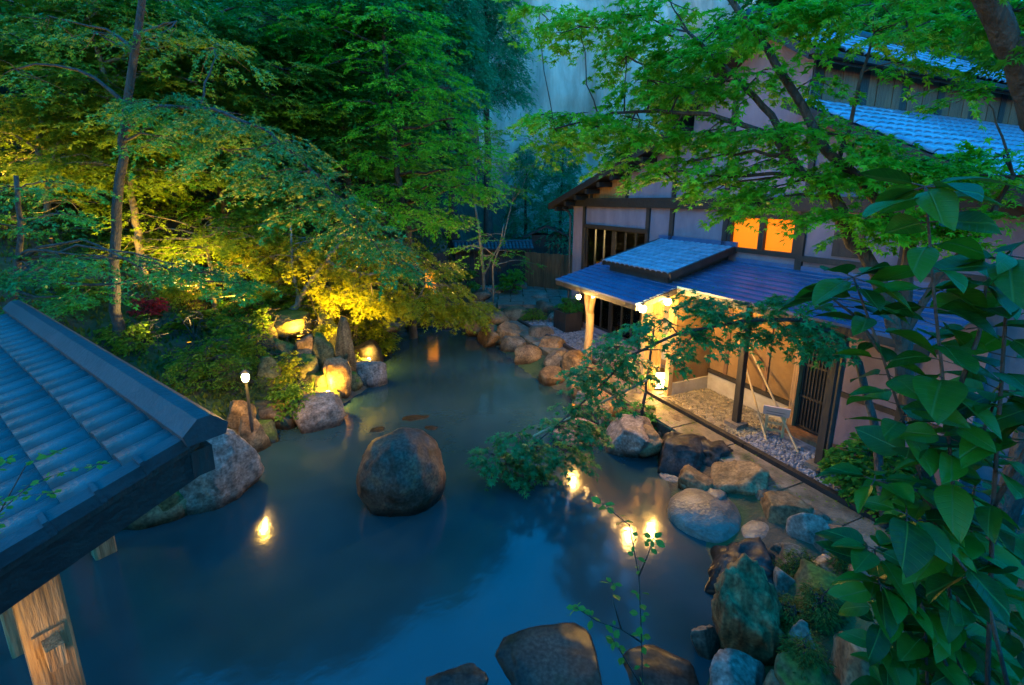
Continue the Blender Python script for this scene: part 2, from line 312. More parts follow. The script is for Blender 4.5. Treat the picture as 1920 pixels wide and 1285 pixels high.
# ================================================================ inn building (local axes: x along the gable wall, y into the building)
from mathutils import Matrix
def frame(o, X, Y, Z, loc): o.matrix_basis = Matrix(((X[0],Y[0],Z[0],loc[0]),(X[1],Y[1],Z[1],loc[1]),(X[2],Y[2],Z[2],loc[2]),(0,0,0,1)))
def tile_mesh(name, w_, l_, h_, th, m, k=8):
    V = []; Fc = []
    for j, y in enumerate((0.0, l_)):
        for i in range(k+1):
            x = -w_/2+w_*i/k; q = 2*i/k-1; V.append((x, y, h_*(1-abs(q)**3.2)))
    n = k+1
    for i in range(n): V.append((V[i][0], 0.0, V[i][2]-th))
    for i in range(k): Fc += [(i, i+1, n+i+1, n+i), (2*n+i, 2*n+i+1, i+1, i)]
    Fc += [(0, n, 2*n), (k, 3*n-1, 2*n-1)]
    me = bpy.data.meshes.new(name); me.from_pydata(V, [], Fc); me.update(); me.materials.append(m)
    me.polygons.foreach_set('use_smooth', [i % 2 == 0 and i < 2*k for i in range(len(Fc))]); return me
inn = empty('inn_building', (BC[0], BC[1], 0), BROT)
tag(inn, 'large two storey inn with mauve plaster gable wall and dark timber frame', 'building')
def ip(name, m, *boxes, sm=False):
    b = MB()
    for q in boxes: b.box(*q)
    return b.build(name, MATS[m], inn, sm)
Z0 = .3
ip('wall', 'plaster', (0,.85,0,.2,Z0,5.1), (.85,4.4,0,.2,4.36,5.1), (.85,4.4,0,.2,Z0,.62), (4.4,7.4,0,.2,Z0,5.1), (7.4,9.22,0,.2,Z0,4.12), (7.4,9.22,0,.2,4.93,5.1), (9.22,13.2,0,.2,Z0,5.1))
ip('side_wall', 'plaster', (0,.2,.2,14,Z0,5.35)); ip('side_wall', 'plaster', (13.0,13.2,.2,14,Z0,5.0)); ip('rear_wall', 'plaster', (0,13.2,14,14.2,Z0,5.1))
def lz(u): return 5.09+.296*(u+.97)
g = MB().prism([(3.3,5.1),(13.1,5.1),(9.05,7.15),(9.05,8.25),(8,8.95),(5.95,7.5),(5.95,lz(5.95)-.05),(3.3,lz(3.3)-.05)], 'y', 0.0, .2).build('gable_wall', MATS['plaster'], inn)
MB().prism([(0,5.1),(3.3,5.1),(3.3,lz(3.3)-.05),(0,lz(0)-.05)], 'y', 0.0, .2).build('gable_panel', MATS['gable_orange'], inn)['label'] = 'orange brown panel under the low end of the gable'
ip('tie_beam', 'timber_black', (-.12,12.75,-.12,-.002,5.06,5.36))
for u in (.83,4.40,5.42,7.31,9.30,11.2,13.1):
    ip('post', 'timber_dark', (u-.075,u+.075,-.06,-.003,Z0,5.055))
for u, top in ((1.25,lz(1.25)-.2),(3.3,lz(3.3)-.2),(5.42,lz(5.42)-.2),(7.25,8.1),(9.3,7.0),(11.2,5.85)):
    ip('batten', 'timber_dark', (u-.06,u+.06,-.055,-.003,5.365,top))
ip('middle_rail', 'timber_dark', (9.38,13.2,-.07,-.003,4.02,4.14))
# roofs
def roofslab(name, u0, z0, u1, z1, th, m='timber_black', v0=-.6, v1=14.6):
    return MB().prism([(u0,z0),(u1,z1),(u1,z1-th),(u0,z0-th)], 'y', v0, v1).build(name, MATS[m], inn)
roofslab('lower_roof', -.97, 5.15, 5.9, 7.18, .22, 'timber_black')
roofslab('roof_sheathing', 8.9, 7.33, 14.0, 4.78, .2)
roofslab('upper_roof', 5.6, 7.47, 8.0, 9.05, .2); roofslab('upper_roof', 9.35, 8.13, 8.0, 9.05, .2)
# rafter ends under the left rake
for k in range(9):
    u = -.6+k*.72; ip('purlin_end', 'timber_black', (u,u+.16,-.52,.02,lz(u)-.33,lz(u)-.17))
MB().tube([(8.0,-.68,9.13),(8.0,14.7,9.13)], .15, 10).build('ridge_cap', MATS['tile_blue'], inn, True)
ip('eave_gutter', 'timber_dark', (9.36,9.48,-.6,14.6,8.0,8.1)); 
# clerestory boards on the right flank
for k in range(46):
    v = .02+k*.3; ip('board', 'timber_brown' if k % 5 else 'timber_dark', (9.06,9.09+.012*(k % 2),v,v+.285,7.15,8.2))
# tiled slopes facing the camera
tm = tile_mesh('roof_tile', .30, .33, .05, .03, MATS['tile_silver'], 6)
def slope_tiles(u_top, z_top, u_bot, z_bot, rows, dv, vmax, limit, parent, name='roof_tile'):
    L = math.hypot(u_bot-u_top, z_bot-z_top); cs, sn = (u_bot-u_top)/L, (z_top-z_bot)/L; l = L/rows; out = []
    for r in range(rows):
        for k in range(int(vmax/dv)):
            s = L-(r+0)*l; v = -.55+dv*(k+.5); out.append((v, r, (u_top+cs*s, v, z_top-sn*s)))
    out.sort(); Y = Vector((-cs,0,sn)); X = Vector((0,1,0)); Y2 = (Y-.06*Vector((sn,0,cs))).normalized(); Zv = X.cross(Y2)
    for v, r, p in out[:limit]:
        o = mkobj(name, tm, parent); q = Vector(p)+Zv*.035; frame(o, X, Y2, Zv, q)
    rest = out[limit:]
    if rest:
        co = np.array([v.co for v in tm.vertices]); A = np.array([X, Y2, Zv]); Vs = []; me = bpy.data.meshes.new('roof_tiling'); fs = []
        base = [tuple(p.vertices) for p in tm.polygons]
        for i, (v, r, p) in enumerate(rest):
            Vs.append(co@A+np.array(Vector(p)+Zv*.035)); fs += [tuple(a+i*len(co) for a in q) for q in base]
        me.from_pydata(np.concatenate(Vs).tolist(), [], fs); me.update(); me.materials.append(MATS['tile_silver'])
        tag(mkobj('roof_tiling', me, parent), kind='stuff')
slope_tiles(8.05, 9.07, 9.42, 8.14, 5, .3, 15, 110, inn)
slope_tiles(9.1, 7.25, 14.05, 4.775, 16, .3, 15, 170, inn)
# tall lattice window on the gable wall
ip('floor', 'timber_brown', (.2,4.5,.2,4.5,.5,.6)); ip('room_back', 'interior', (.2,6,4.5,4.6,.5,5)); ip('room_side', 'interior', (5.9,6,.2,4.5,.5,5)); ip('room_ceiling', 'timber_brown', (.2,6,.2,4.5,4.7,4.8))
for u0, u1 in ((.6,1.6),(2.4,3.2)): ip('screen', 'shoji', (u0,u1,3.6,3.64,.6,2.7))
for k in range(3): ip('shelf', 'timber_warm', (1.2,4.2,2.6,2.75,1.6+k*1.0,1.66+k*1.0))
for u0, u1, z0, z1 in ((.92,2.56,.66,2.2),(2.68,4.32,.66,2.2),(.92,2.56,2.36,4.28),(2.68,4.32,2.36,4.28)):
    wd = ip('window', 'timber_black', (u0-.05,u0+.03,.02,.12,z0-.03,z1+.04), (u1-.03,u1+.05,.02,.12,z0-.03,z1+.04), (u0,u1,.02,.12,z1-.02,z1+.06), (u0,u1,.02,.12,z0-.05,z0+.03))
    p = ip('pane', 'glass', (u0+.03,u1-.03,.065,.075,z0+.03,z1-.02)); p.parent = wd
    for k in (1, 2):
        um = u0+(u1-u0)*k/3; q = ip('mullion', 'timber_black', (um-.025,um+.025,.04,.1,z0+.03,z1-.02)); q.parent = wd
ip('window_sill', 'timber_black', (.80,4.46,-.1,.1,2.2,2.36)); ip('window_head', 'timber_black', (.80,4.46,-.08,.1,4.30,4.42))
rl = bpy.data.lights.new('room_lamp', 'POINT'); rl.energy = 55; rl.color = (1,.66,.25); rl.shadow_soft_size = .15
rlo = bpy.data.objects.new('room_lamp', rl); COL.objects.link(rlo); rlo.location = P3(2.6, 1.7, 4.2)
# glowing window
gw = ip('window', 'timber_black', (7.4,7.5,-.05,.1,4.12,4.93), (9.12,9.22,-.05,.1,4.12,4.93), (7.4,9.22,-.06,.1,4.88,4.99), (7.4,9.22,-.06,.1,4.06,4.17), (8.26,8.4,-.04,.1,4.17,4.88))
gw['label'] = 'small window glowing orange'
for u0, u1 in ((7.5,8.26),(8.4,9.12)):
    p = ip('pane', 'glow_window', (u0,u1,.05,.06,4.17,4.88)); p.parent = gw
# dark shutter window in the right part of the wall, lower storey timber
ip('shutter', 'timber_dark', (9.95,10.5,-.03,-.002,4.2,4.7))
# downpipe at left corner
MB().tube([(-.25,-.35,5.0),(-.2,-.1,4.85),(-.08,-.08,4.7),(-.08,-.08,.45)], .045, 7).build('downpipe', MATS['lamp_metal'], inn)

# ---- entrance canopy with metal roof and a tiled roof above it
can = empty('entrance_canopy', (BC[0], BC[1], 0), BROT)
tag(can, 'low blue metal canopy roof over the inn entrance with a small tiled roof on top', 'canopy')
def cpart(name, m, *boxes):
    b = MB()
    for q in boxes: b.box(*q)
    return b.build(name, MATS[m], can)
def mz(v): return 3.83+.262*v                     # metal roof surface
def panels(u0, u1, v_eave, v_top, dv):
    v = v_eave; k = 0
    while v < v_top-1e-3:
        v2 = min(v+dv, v_top); a, b = mz(v), mz(v2)
        MB().prism([(v-.03,a+.030),(v2,b+.004),(v2,b-.01),(v-.03,a-.016)], 'x', u0, u1).build('roof_panel', MATS['metal_roof'], can); v = v2; k += 1
panels(4.15, 7.8, -3.05, -.02, .19); panels(7.803, 12.6, -1.9, -.02, .19)
MB().prism([(-3.0,mz(-3.0)-.02),(-.02,mz(0)-.02),(-.02,mz(0)-.09),(-3.0,mz(-3.0)-.09)], 'x', 4.2, 7.75).build('soffit', MATS['timber_warm'], can)
MB().prism([(-1.85,mz(-1.85)-.02),(-.02,mz(0)-.02),(-.02,mz(0)-.09),(-1.85,mz(-1.85)-.09)], 'x', 7.78, 12.55).build('soffit', MATS['timber_warm'], can)
cpart('fascia', 'timber_dark', (4.15,7.8,-3.07,-3.03,mz(-3.05)-.14,mz(-3.05)-.02)); cpart('fascia', 'timber_dark', (7.8,12.6,-1.93,-1.89,mz(-1.9)-.14,mz(-1.9)-.02))
for ux in (4.16, 7.79): MB().bar((ux,-3.02,mz(-3.02)-.08), (ux,-1.92 if ux > 5 else -.1,mz(-1.92 if ux > 5 else -.1)-.08), .04, .12).build('verge_board', MATS['timber_dark'], can)
for k in range(9):
    u = 4.4+k*.41; MB().bar((u,-2.98,mz(-2.98)-.13), (u,-.05,mz(-.05)-.13), .06, .08).build('rafter', MATS['timber_warm'], can)
for k in range(11):
    u = 8.1+k*.42; MB().bar((u,-1.84,mz(-1.84)-.13), (u,-.05,mz(-.05)-.13), .06, .08).build('rafter', MATS['timber_warm'], can)
cpart('eave_beam', 'timber_warm', (4.3,7.7,-2.16,-2.0,mz(-2.1)-.36,mz(-2.1)-.2)); cpart('eave_beam', 'timber_dark', (7.7,12.5,-1.44,-1.28,mz(-1.36)-.36,mz(-1.36)-.2))
# tiled roof
def tz(v): return 4.15+.265*v
MB().prism([(-2.0,tz(-2.0)),(0,tz(0)),(0,tz(0)-.1),(-2.0,tz(-2.0)-.1)], 'x', 5.0, 7.62).build('tile_roof_base', MATS['timber_black'], can)
MB().prism([(-1.9,mz(-1.9)),(-.0,mz(0)),(-.0,tz(0)-.1),(-1.9,tz(-1.9)-.1)], 'x', 5.15, 7.45).build('riser', MATS['timber_dark'], can)
tm2 = tile_mesh('roof_tile', .205, .23, .035, .022, MATS['tile_silver'], 6)
th = math.atan(.265); X = Vector((1,0,0)); Yt = Vector((0,math.cos(th),math.sin(th))); Zt = X.cross(Yt); Y2 = (Yt-.07*Zt).normalized(); Z2 = X.cross(Y2)
for r in range(10):
    for k in range(13):
        v = -2.05+r*.206; o = mkobj('roof_tile', tm2, can); frame(o, X, Y2, Z2, Vector((5.1+k*.2,v,tz(v)))+Z2*.03)
cpart('verge_board', 'timber_dark', (7.62,7.68,-2.0,-.02,tz(-2)-.06,tz(-2)+.0)) if 0 else MB().bar((7.66,-2.04,tz(-2.04)-.03), (7.66,-.02,tz(-.02)-.03), .06, .16).build('verge_board', MATS['timber_dark'], can)
MB().bar((4.98,-2.04,tz(-2.04)-.03), (4.98,-.02,tz(-.02)-.03), .06, .16).build('verge_board', MATS['timber_dark'], can)
cpart('flashing', 'metal_roof', (4.95,7.7,-.06,-.002,tz(0)-.02,tz(0)+.14)); cpart('flashing', 'metal_roof', (7.72,12.6,-.05,-.002,3.80,3.92))
# square posts on stone footings, forked log post
for u in (9.27, 11.1):
    cpart('post', 'timber_dark', (u-.065,u+.065,-1.425,-1.295,.56,mz(-1.36)-.36))
    MB().prism([(-.17,-.17),(.17,-.17),(.17,.17),(-.17,.17)], 'z', .3, .56).build('footing_stone', MATS['slab'], can).location = (u,-1.36,0)
MB().tube([(11.28,-1.46,3.0),(11.27,-1.46,.62),(11.22,-1.62,.52)], .045, 8).build('drain_pipe', MATS['lamp_metal'], can)
cpart('post', 'timber_log', (6.90,7.08,-2.14,-1.96,.4,mz(-2.1)-.36)); cpart('post', 'timber_log', (7.28,7.42,-1.62,-1.48,.4,mz(-1.5)-.2))
lg = MB().tube([(4.47,-2.08,.42),(4.43,-2.06,1.0),(4.52,-2.08,1.5),(4.48,-2.06,1.95),(4.40,-2.08,2.25),(4.26,-2.08,2.72),(4.2,-2.08,2.98)], [.14,.125,.12,.125,.11,.08,.075], 10)
lg.tube([(4.49,-2.06,1.9),(4.55,-2.08,2.2),(4.66,-2.08,2.55),(4.70,-2.08,2.98)], [.09,.095,.085,.08], 9)
lg.build('forked_log_post', MATS['timber_log'], can, True)
# entrance side wall, slatted screen and doorway
cpart('side_wall', 'plaster_ochre', (7.30,7.40,-1.47,-.02,.78,3.28)); cpart('base_course', 'plaster_base', (7.26,7.44,-1.47,-.02,.35,.777))
for k in range(7): cpart('screen_slat', 'timber_log', (6.98,7.02,-1.94+k*.062,-1.91+k*.062,.45,2.9))
cpart('doorway', 'timber_warm', (5.3,6.9,-.08,-.003,.4,2.6)); cpart('door_panel', 'shoji', (5.45,6.05,-.1,-.085,.6,2.5)); cpart('door_panel', 'shoji', (6.15,6.75,-.1,-.085,.6,2.5))
cpart('threshold', 'slab', (4.8,7.25,-2.2,-.3,.34,.46))
# back wall of the porch to the right of the entrance
cpart('base_wall', 'plaster_base', (7.44,9.72,-.30,-.17,.34,.90)); cpart('sill_beam', 'timber_dark', (7.44,9.72,-.34,-.17,.905,1.0))
cpart('porch_wall', 'plaster_ochre', (7.44,9.72,-.27,-.17,1.003,3.3))
for u in (7.95, 9.05): cpart('wall_post', 'timber_brown', (u-.05,u+.05,-.30,-.272,1.003,3.3))
cpart('wall_post', 'timber_warm', (9.72,9.84,-.36,-.16,.34,3.3))
dr = cpart('lattice_door', 'timber_black', (9.84,10.42,-.22,-.17,.5,2.5))
for k in range(8): q = cpart('lattice_bar', 'timber_dark', (9.87+k*.07,9.895+k*.07,-.25,-.222,.52,2.45)); q.parent = dr
for z in (.52,1.2,1.9,2.44): q = cpart('lattice_rail', 'timber_dark', (9.84,10.42,-.262,-.251,z,z+.05)); q.parent = dr
cpart('door_step', 'timber_brown', (9.75,12.6,-.62,-.32,.34,.52)); cpart('door_step', 'timber_dark', (9.75,12.6,-.92,-.63,.34,.42))
cpart('wall_post', 'timber_dark', (10.44,10.56,-.26,-.16,.34,3.4)); cpart('right_wall', 'plaster', (10.56,12.6,-.2,-.1,.34,3.4))
cpart('wall_post', 'timber_dark', (11.6,11.72,-.26,-.204,.34,3.4)); cpart('wall_rail', 'timber_dark', (10.56,12.6,-.25,-.204,1.5,1.6))
# ---- lamps of the entrance
def lampcol(): return (1.0, .56, .12)
def plight(name, loc, e, r=.06, col=None):
    l = bpy.data.lights.new(name, 'POINT'); l.energy = e*.13; l.color = col or lampcol(); l.shadow_soft_size = r
    o = bpy.data.objects.new(name, l); COL.objects.link(o); o.location = loc; return o
def globe_lamp(px, py, Y, zroof, label, e, r=.07, group=None):
    p = at(px, py, Y); t = empty('pendant_lamp', tuple(p)); tag(t, label, 'lamp', group)
    MB().lathe((0,0,-r), [(.02,0),(r*.7,r*.25),(r,r),(r*.8,r*1.6),(.03,r*2)], 12).build('bulb', MATS['glow_bulb'], t, True)
    MB().lathe((0,0,r*.9), [(.045,0),(.045,.05),(.012,.06),(.012,max(.1,zroof-p[2]-r))], 8).build('stem', MATS['lamp_metal'], t)
    if e: plight('lamp_light', (p[0], p[1], p[2]-r-.1), e, .08)
    return p
def zroof_at(px, py, Y):
    p = at(px, py, Y); v = (p[0]-BC[0])*VX[0]+(p[1]-BC[1])*VX[1]; return mz(v)-.1
globe_lamp(1085, 557, 12.05, zroof_at(1085,557,12.05), 'bright globe lamp hanging by the forked log post', 55, .06)
globe_lamp(1205, 579, 10.0, zroof_at(1205,579,10.0), 'large bright globe lamp under the front corner of the canopy', 40, .085)
globe_lamp(1252, 566, 10.3, zroof_at(1252,566,10.3), 'bright globe lamp beside the slatted entrance screen', 75, .08)
for i, (a, b) in enumerate(((1112,556),(1133,560),(1152,566),(1175,574))):
    v = -2.95; d = ray(a, b); t = (v+BC@VX)/(d[:2]@VX); Y = d[1]*t
    globe_lamp(a, b, Y, zroof_at(a,b,Y), 'tiny string light bulb along the canopy eave', 0, .028, 'string lights on the canopy eave')
lt = empty('floor_lantern', tuple(P3(6.95, -1.5, .46))); tag(lt, 'glowing white paper floor lantern at the inn entrance', 'lantern')
MB().box(-.13,.13,-.13,.13,.05,.48).build('paper_shade', MATS['glow_lantern'], lt); MB().box(-.15,.15,-.15,.15,0,.048).box(-.15,.15,-.15,.15,.482,.51).build('frame', MATS['timber_dark'], lt)
plight('lantern_light', P3(7.15,-1.75,.8), 12, .1)
plight('porch_light', P3(8.9,-.75,3.1), 6, .1, (1,.58,.12)); pl = empty('porch_lamp', tuple(P3(8.9,-.75,3.3))); pl.rotation_euler[2] = BROT; tag(pl, 'small round ceiling lamp under the porch roof', 'lamp')
MB().lathe((0,0,0), [(.10,0),(.12,.04),(.10,.08),(.03,.1),(.03,.22)], 10).build('shade', MATS['glow_lantern'], pl)

# ================================================================ wooden bathing shelter with tiled roof (left front)
RN = gz(373, 778, 3.6); RF = gz(33, 568, 3.6); ax = (RF-RN)/np.linalg.norm(RF-RN); sh_rot = math.atan2(ax[1], ax[0])
sh = empty('bathing_shelter', (RN[0], RN[1], 0), sh_rot)   # local x runs along the ridge away from the pool corner, local +y towards the camera
tag(sh, 'wooden bathing shelter with blue grey tiled gable roof at the pool edge', 'shelter')
sl = .31; SL = 7.4; LY = 1
def sp(name, m, *boxes):
    b = MB()
    for q in boxes: b.box(*q)
    return b.build(name, MATS[m], sh)
def rz_(t): return 3.42-sl*t
# which local y sign faces the camera?
cy = (-RN[0])*(-ax[1])+(-RN[1])*ax[0]; sg = 1 if cy > 0 else -1
for s in (sg,):
    MB().prism([(s*.02,3.40),(s*2.3,rz_(2.3)-.02),(s*2.3,rz_(2.3)-.1),(s*.02,3.32)], 'x', 0.03, SL).build('roof_boards', MATS['timber_dark'], sh)
tm3 = tile_mesh('roof_tile', .288, .40, .08, .06, MATS['tile_blue'], 10)
th = math.atan(sl)
def tile(side, xloc, t):
    X = Vector((-side*sg*1.0,0,0)) if 0 else None
    yd = Vector((0,-side*math.cos(th),math.sin(th))); zd = Vector((0,side*math.sin(th),math.cos(th))); y2 = (yd-.12*zd).normalized(); xd = y2.cross(zd).normalized(); z2 = xd.cross(y2)
    rj = random.Random(int(xloc*997+t*331)); xd = (xd+y2*rj.uniform(-.025,.025)+z2*rj.uniform(-.02,.02)).normalized(); y2 = (y2-xd*y2.dot(xd)).normalized(); z2 = xd.cross(y2)
    o = mkobj('roof_tile', tm3, sh); frame(o, xd, y2, z2, Vector((xloc,side*t,rz_(t)))+z2*(.035+rj.uniform(-.004,.005)))
for r in range(6):
    for k in range(24): tile(sg, .26+.298*k+random.Random(r*31+k).uniform(-.006,.006), 2.28-r*.36)
# verge tiles along the gable end
for r in range(8):
    t0 = .12+r*.272
    b = MB().bar((.04,sg*(t0),rz_(t0)+.03), (.04,sg*(t0+.285),rz_(t0+.285)+.045), .15, .10); b.build('verge_tile', MATS['ridge'], sh)
    MB().bar((.04,sg*(t0+.27),rz_(t0+.27)+.05), (.04,sg*(t0+.30),rz_(t0+.30)+.05), .165, .115).build('verge_tile_lip', MATS['ridge'], sh)
# ridge cap: faceted beam
pent = [(-.14,3.41),(-.165,3.50),(-.05,3.61),(.05,3.61),(.165,3.50),(.14,3.41)]
MB().prism(pent, 'x', -.10, SL).build('ridge_cap', MATS['ridge'], sh)
for s in (sg,): MB().bar((.10,s*.05,3.20), (.10,s*2.35,rz_(2.35)-.2), .07, .30).build('bargeboard', MATS['timber_black'], sh)
MB().box(.06,SL,-.08,.08,3.05,3.28).build('ridge_beam', MATS['timber_dark'], sh)
# frame: corner post, rails, tenon and wedge
p0 = at(65, 1100, 3.0); lx = (p0[0]-RN[0])*ax[0]+(p0[1]-RN[1])*ax[1]; ly = (p0[0]-RN[0])*(-ax[1])+(p0[1]-RN[1])*ax[0]
pz = G(p0[0], p0[1])
for (a, b) in ((lx,ly),(lx+2.8,ly),(lx+5.6,ly),(4.6,.0),(SL-.3,.0)):
    gx = RN[0]+a*ax[0]-b*ax[1]; gy = RN[1]+a*ax[1]+b*ax[0]
    MB().prism([(-.11,-.13),(.11,-.13),(.13,-.11),(.13,.11),(.11,.13),(-.11,.13),(-.13,.11),(-.13,-.11)], 'z', min(-.6, G(gx,gy)-.2), (rz_(abs(b))-.30 if b else 3.1)).build('post', MATS['timber_warm'], sh).location = (a,b,0)
zt = at(100, 1195, 3.0)[2]
for s in (sg,): sp('wall_plate', 'timber_black', (lx-.45,SL-.3,s*abs(ly)-.11,s*abs(ly)+.11,rz_(abs(ly))-.32,rz_(abs(ly))-.12))
sp('side_rail', 'timber_warm', (lx-.32,lx+6,ly-.05,ly+.05,zt+.02-.09,zt+.02+.09))
sp('wedge_peg', 'timber_warm', (lx-.16,lx-.12,ly-.09,ly+.09,zt-.02,zt+.16))
for k in range(3): sp('wall_board', 'timber_brown', (lx+.2+0*k,lx+2.6,ly-.03,ly+.0,zt-.30-.26*k,zt-.06-.26*k))
slp = empty('assumed_shelter_lamp', tuple(at(-70,1345,2.35))); tag(slp, 'small assumed hanging lamp inside the wooden bathing shelter', 'lamp')  # assumed lamp out of view, added to light the corner post warmly
MB().lathe((0,0,0), [(.03,0),(.07,.04),(.06,.12),(.02,.14),(.012,.15),(.012,max(.3, 2.75-slp.location[2]))], 10).build('shade', MATS['glow_lantern'], slp)
plight('assumed_shelter_light', (slp.location[0]+.05, slp.location[1]+.05, slp.location[2]-.1), 3.5, .06)
# ================================================================ path, kerb, gravel beside the inn
pth = tag(empty('path', (BC[0], BC[1], 0), BROT), 'paved stone path along the pool in front of the inn', kind='structure')
MB().box(-2.2,13.6,-2.76,-2.02,.1,.425).build('path_bed', MATS['soil'], pth)
rr = random.Random(5); u = -2.1
while u < 13.4:
    l = rr.uniform(.9,1.5); z = .462+rr.uniform(-.006,.006)
    MB().prism([(u+.02,-2.74+rr.uniform(-.05,.03)),(u+l-.02,-2.74+rr.uniform(-.05,.03)),(u+l-.012,-2.03),(u+.012,-2.03)], 'z', .40, z).build('paving_slab', MATS['path_stone'], pth); u += l
kb = tag(empty('kerb', (BC[0], BC[1], 0), BROT), 'dark timber kerb between path and gravel', kind='structure')
u = -2.0
while u < 13.2:
    MB().box(u,u+2.38,-2.0,-1.88,.2,.53).build('kerb_beam', MATS['timber_dark'], kb); u += 2.4
def pebbles(name, label, m, n, u0, u1, v0, v1, zf, size, seed):
    rs = np.random.RandomState(seed); bm = bmesh.new(); bmesh.ops.create_icosphere(bm, subdivisions=1, radius=1); bm.verts.ensure_lookup_table()
    T = np.array([v.co for v in bm.verts]); Fa = np.array([[v.index for v in f.verts] for f in bm.faces]); bm.free()
    uu = rs.uniform(u0,u1,n); vv = rs.uniform(v0,v1,n); xy = BC+uu[:,None]*UX+vv[:,None]*VX; sc = size*rs.uniform(.5,1.2,(n,1,3))*np.array((1,1,.6))
    a = rs.uniform(0,6.28,n); c, s = np.cos(a), np.sin(a); Vv = T[None]*sc; X = Vv[...,0]*c[:,None]-Vv[...,1]*s[:,None]; Y = Vv[...,0]*s[:,None]+Vv[...,1]*c[:,None]
    W = np.stack([X+xy[:,0,None], Y+xy[:,1,None], Vv[...,2]+zf+rs.uniform(-.01,.02,(n,1))], -1).reshape(-1,3)
    idx = (Fa[None]+(np.arange(n)*len(T))[:,None,None]).ravel()
    tag(mkobj(name, npmesh(name, W, idx, 3, MATS[m], True)), label, kind='stuff')
gb = tag(empty('gravel_bed', (BC[0], BC[1], 0), BROT), 'level bed under the gravel', kind='structure')
MB().box(-.8,13.2,-1.876,-.05,.2,.43).build('bed_surface', MATS['pebble_grey'], gb)
pebbles('gravel', 'pebbles in a lamplit tint on the porch floor by the base wall', 'pebble_lamplit', 6800, 7.46, 9.7, -1.86, -.32, .445, .034, 1)
pebbles('gravel', 'blue grey pebble strip between kerb and door step', 'pebble_grey', 4800, 9.7, 13.1, -1.86, -.94, .445, .034, 2)
pebbles('gravel', 'grey pebbles below the tall lattice window', 'pebble_grey', 3600, -.7, 4.7, -1.86, -.12, .445, .045, 3)
# ================================================================ rocks
def rock(l, r, yb, yt, z0, m, label, sub=4, dep=.85, facets=9, rough=.10, group=None, name='rock', seed=None, sink=.4, cat='rock', topx=0, flat=.80):
    rng = random.Random(seed if seed is not None else int(l*7+yb*13)); mid = (l+r)/2; p = gz(mid, yb, z0); dep_f = p[1]*CP-(p[2]-H)*SP; wd = (r-l)/F*dep_f; dep = dep*(1.25 if flat < .82 else 1)
    vd = np.array((p[0],p[1]))/np.hypot(p[0],p[1]); c = p[:2]+vd*wd*dep*.42; hz = at(mid, yt, c[1])[2]-z0; hz = max(hz*flat, .06)
    a, b = wd/2*1.02, wd*dep/2; zb = z0-sink*min(hz,.8)-.12; hh = (z0+hz-zb)/2; zc = zb+hh
    bm = bmesh.new(); bmesh.ops.create_icosphere(bm, subdivisions=sub, radius=1); V = np.array([v.co for v in bm.verts])
    smoothrock = facets <= 5; ex = .92 if smoothrock else .66
    V = np.sign(V)*np.abs(V)**ex; ang = rng.uniform(-.5,.5)
    for k in range(facets+(0 if smoothrock else 7)):
        n = np.array((rng.gauss(0,1), rng.gauss(0,1), rng.gauss(0,.75))); n /= np.linalg.norm(n); pr = V@n; d = pr.max()*rng.uniform(.62,.88); e = pr-d; V -= np.where(e > 0, e*.97, 0)[:,None]*n
    V /= np.array((np.abs(V[:,0]).max(), np.abs(V[:,1]).max(), max(V[:,2].max(), .01)))
    off = Vector((rng.uniform(-50,50), rng.uniform(-50,50), 0))
    if rough:
        dsp = np.array([noise.fractal(Vector(q)*1.3+off, .8, 2.1, 6) for q in V])*rough
        if not smoothrock: dsp += np.array([abs(noise.noise(Vector(q)*2.6+off)) for q in V])*rough*1.1-rough*.3
        if m in ('rock_strata',): dsp += np.array([noise.noise(Vector((q[0]*6,q[1]*6,q[2]*.8))+off) for q in V])*rough*.9
        V *= (1+dsp)[:,None]
    V = V*np.array((a, b, hh)); V[:,0] += topx*(V[:,2]/hh)*a
    for v, q in zip(bm.verts, V): v.co = q
    me = bpy.data.meshes.new(name); bm.to_mesh(me); bm.free(); me.materials.append(MATS[m]); me.polygons.foreach_set('use_smooth', np.ones(len(me.polygons), bool))
    o = mkobj(name, me); o.location = (c[0], c[1], zc); o.rotation_euler[2] = -math.atan2(p[0], p[1]); tag(o, label, cat, group); return o
rock(677,838,968,812,0,'rock_boulder','big smooth rounded boulder standing alone in the water',5,.95,0,.09,name='boulder',cat='boulder',flat=1)
# left bank
rock(352,492,948,778,0,'rock_pink','large pinkish rough slab of rock beside the end of the shelter ridge',5,.6,7,.08,flat=.85)
rock(215,372,985,880,0,'rock_brown','low brown rock at the waterline behind the shelter roof',4,.6,6,.07)
rock(440,505,850,765,.05,'rock_brown','brown rock at the foot of the garden lamp',4,.9,9,.1)
rock(425,480,800,735,.5,'rock_brown','ochre rock against the garden lamp post',4,.9,9,.1)
rock(545,648,806,728,0,'rock_pink','pale leaning rock with flat lit face under the yellow shrub',4,.7,6,.06,topx=.12)
rock(488,560,808,748,0,'rock_brown','brown rock in shade next to the pale leaning rock',4,.8,9,.1)
rock(660,729,728,664,0,'rock_pink','smooth pale boulder jutting into the water from the lantern side bank',4,.8,6,.05,topx=-.1)
rock(612,662,748,650,.1,'rock_brown','upright brown rock behind the smooth pale boulder',4,.8,8,.1)
rock(575,625,742,690,.2,'rock_moss','mossy rock between the pale leaning rock and the upright rock',4,.9,9,.1)
rock(632,668,700,570,.5,'rock_strata','tall standing stone lit from below beside the yellow shrub',4,.6,9,.08,flat=.8)
rock(585,632,690,610,.7,'rock_moss','mossy standing stone left of the tall lit stone',3,.7,9,.1)
rock(520,560,690,622,.8,'rock_moss','small mossy upright stone under the leaning tree',3,.8,9,.1)
rock(555,592,680,615,.9,'rock_brown','brown upright stone under the leaning tree',3,.8,9,.1)
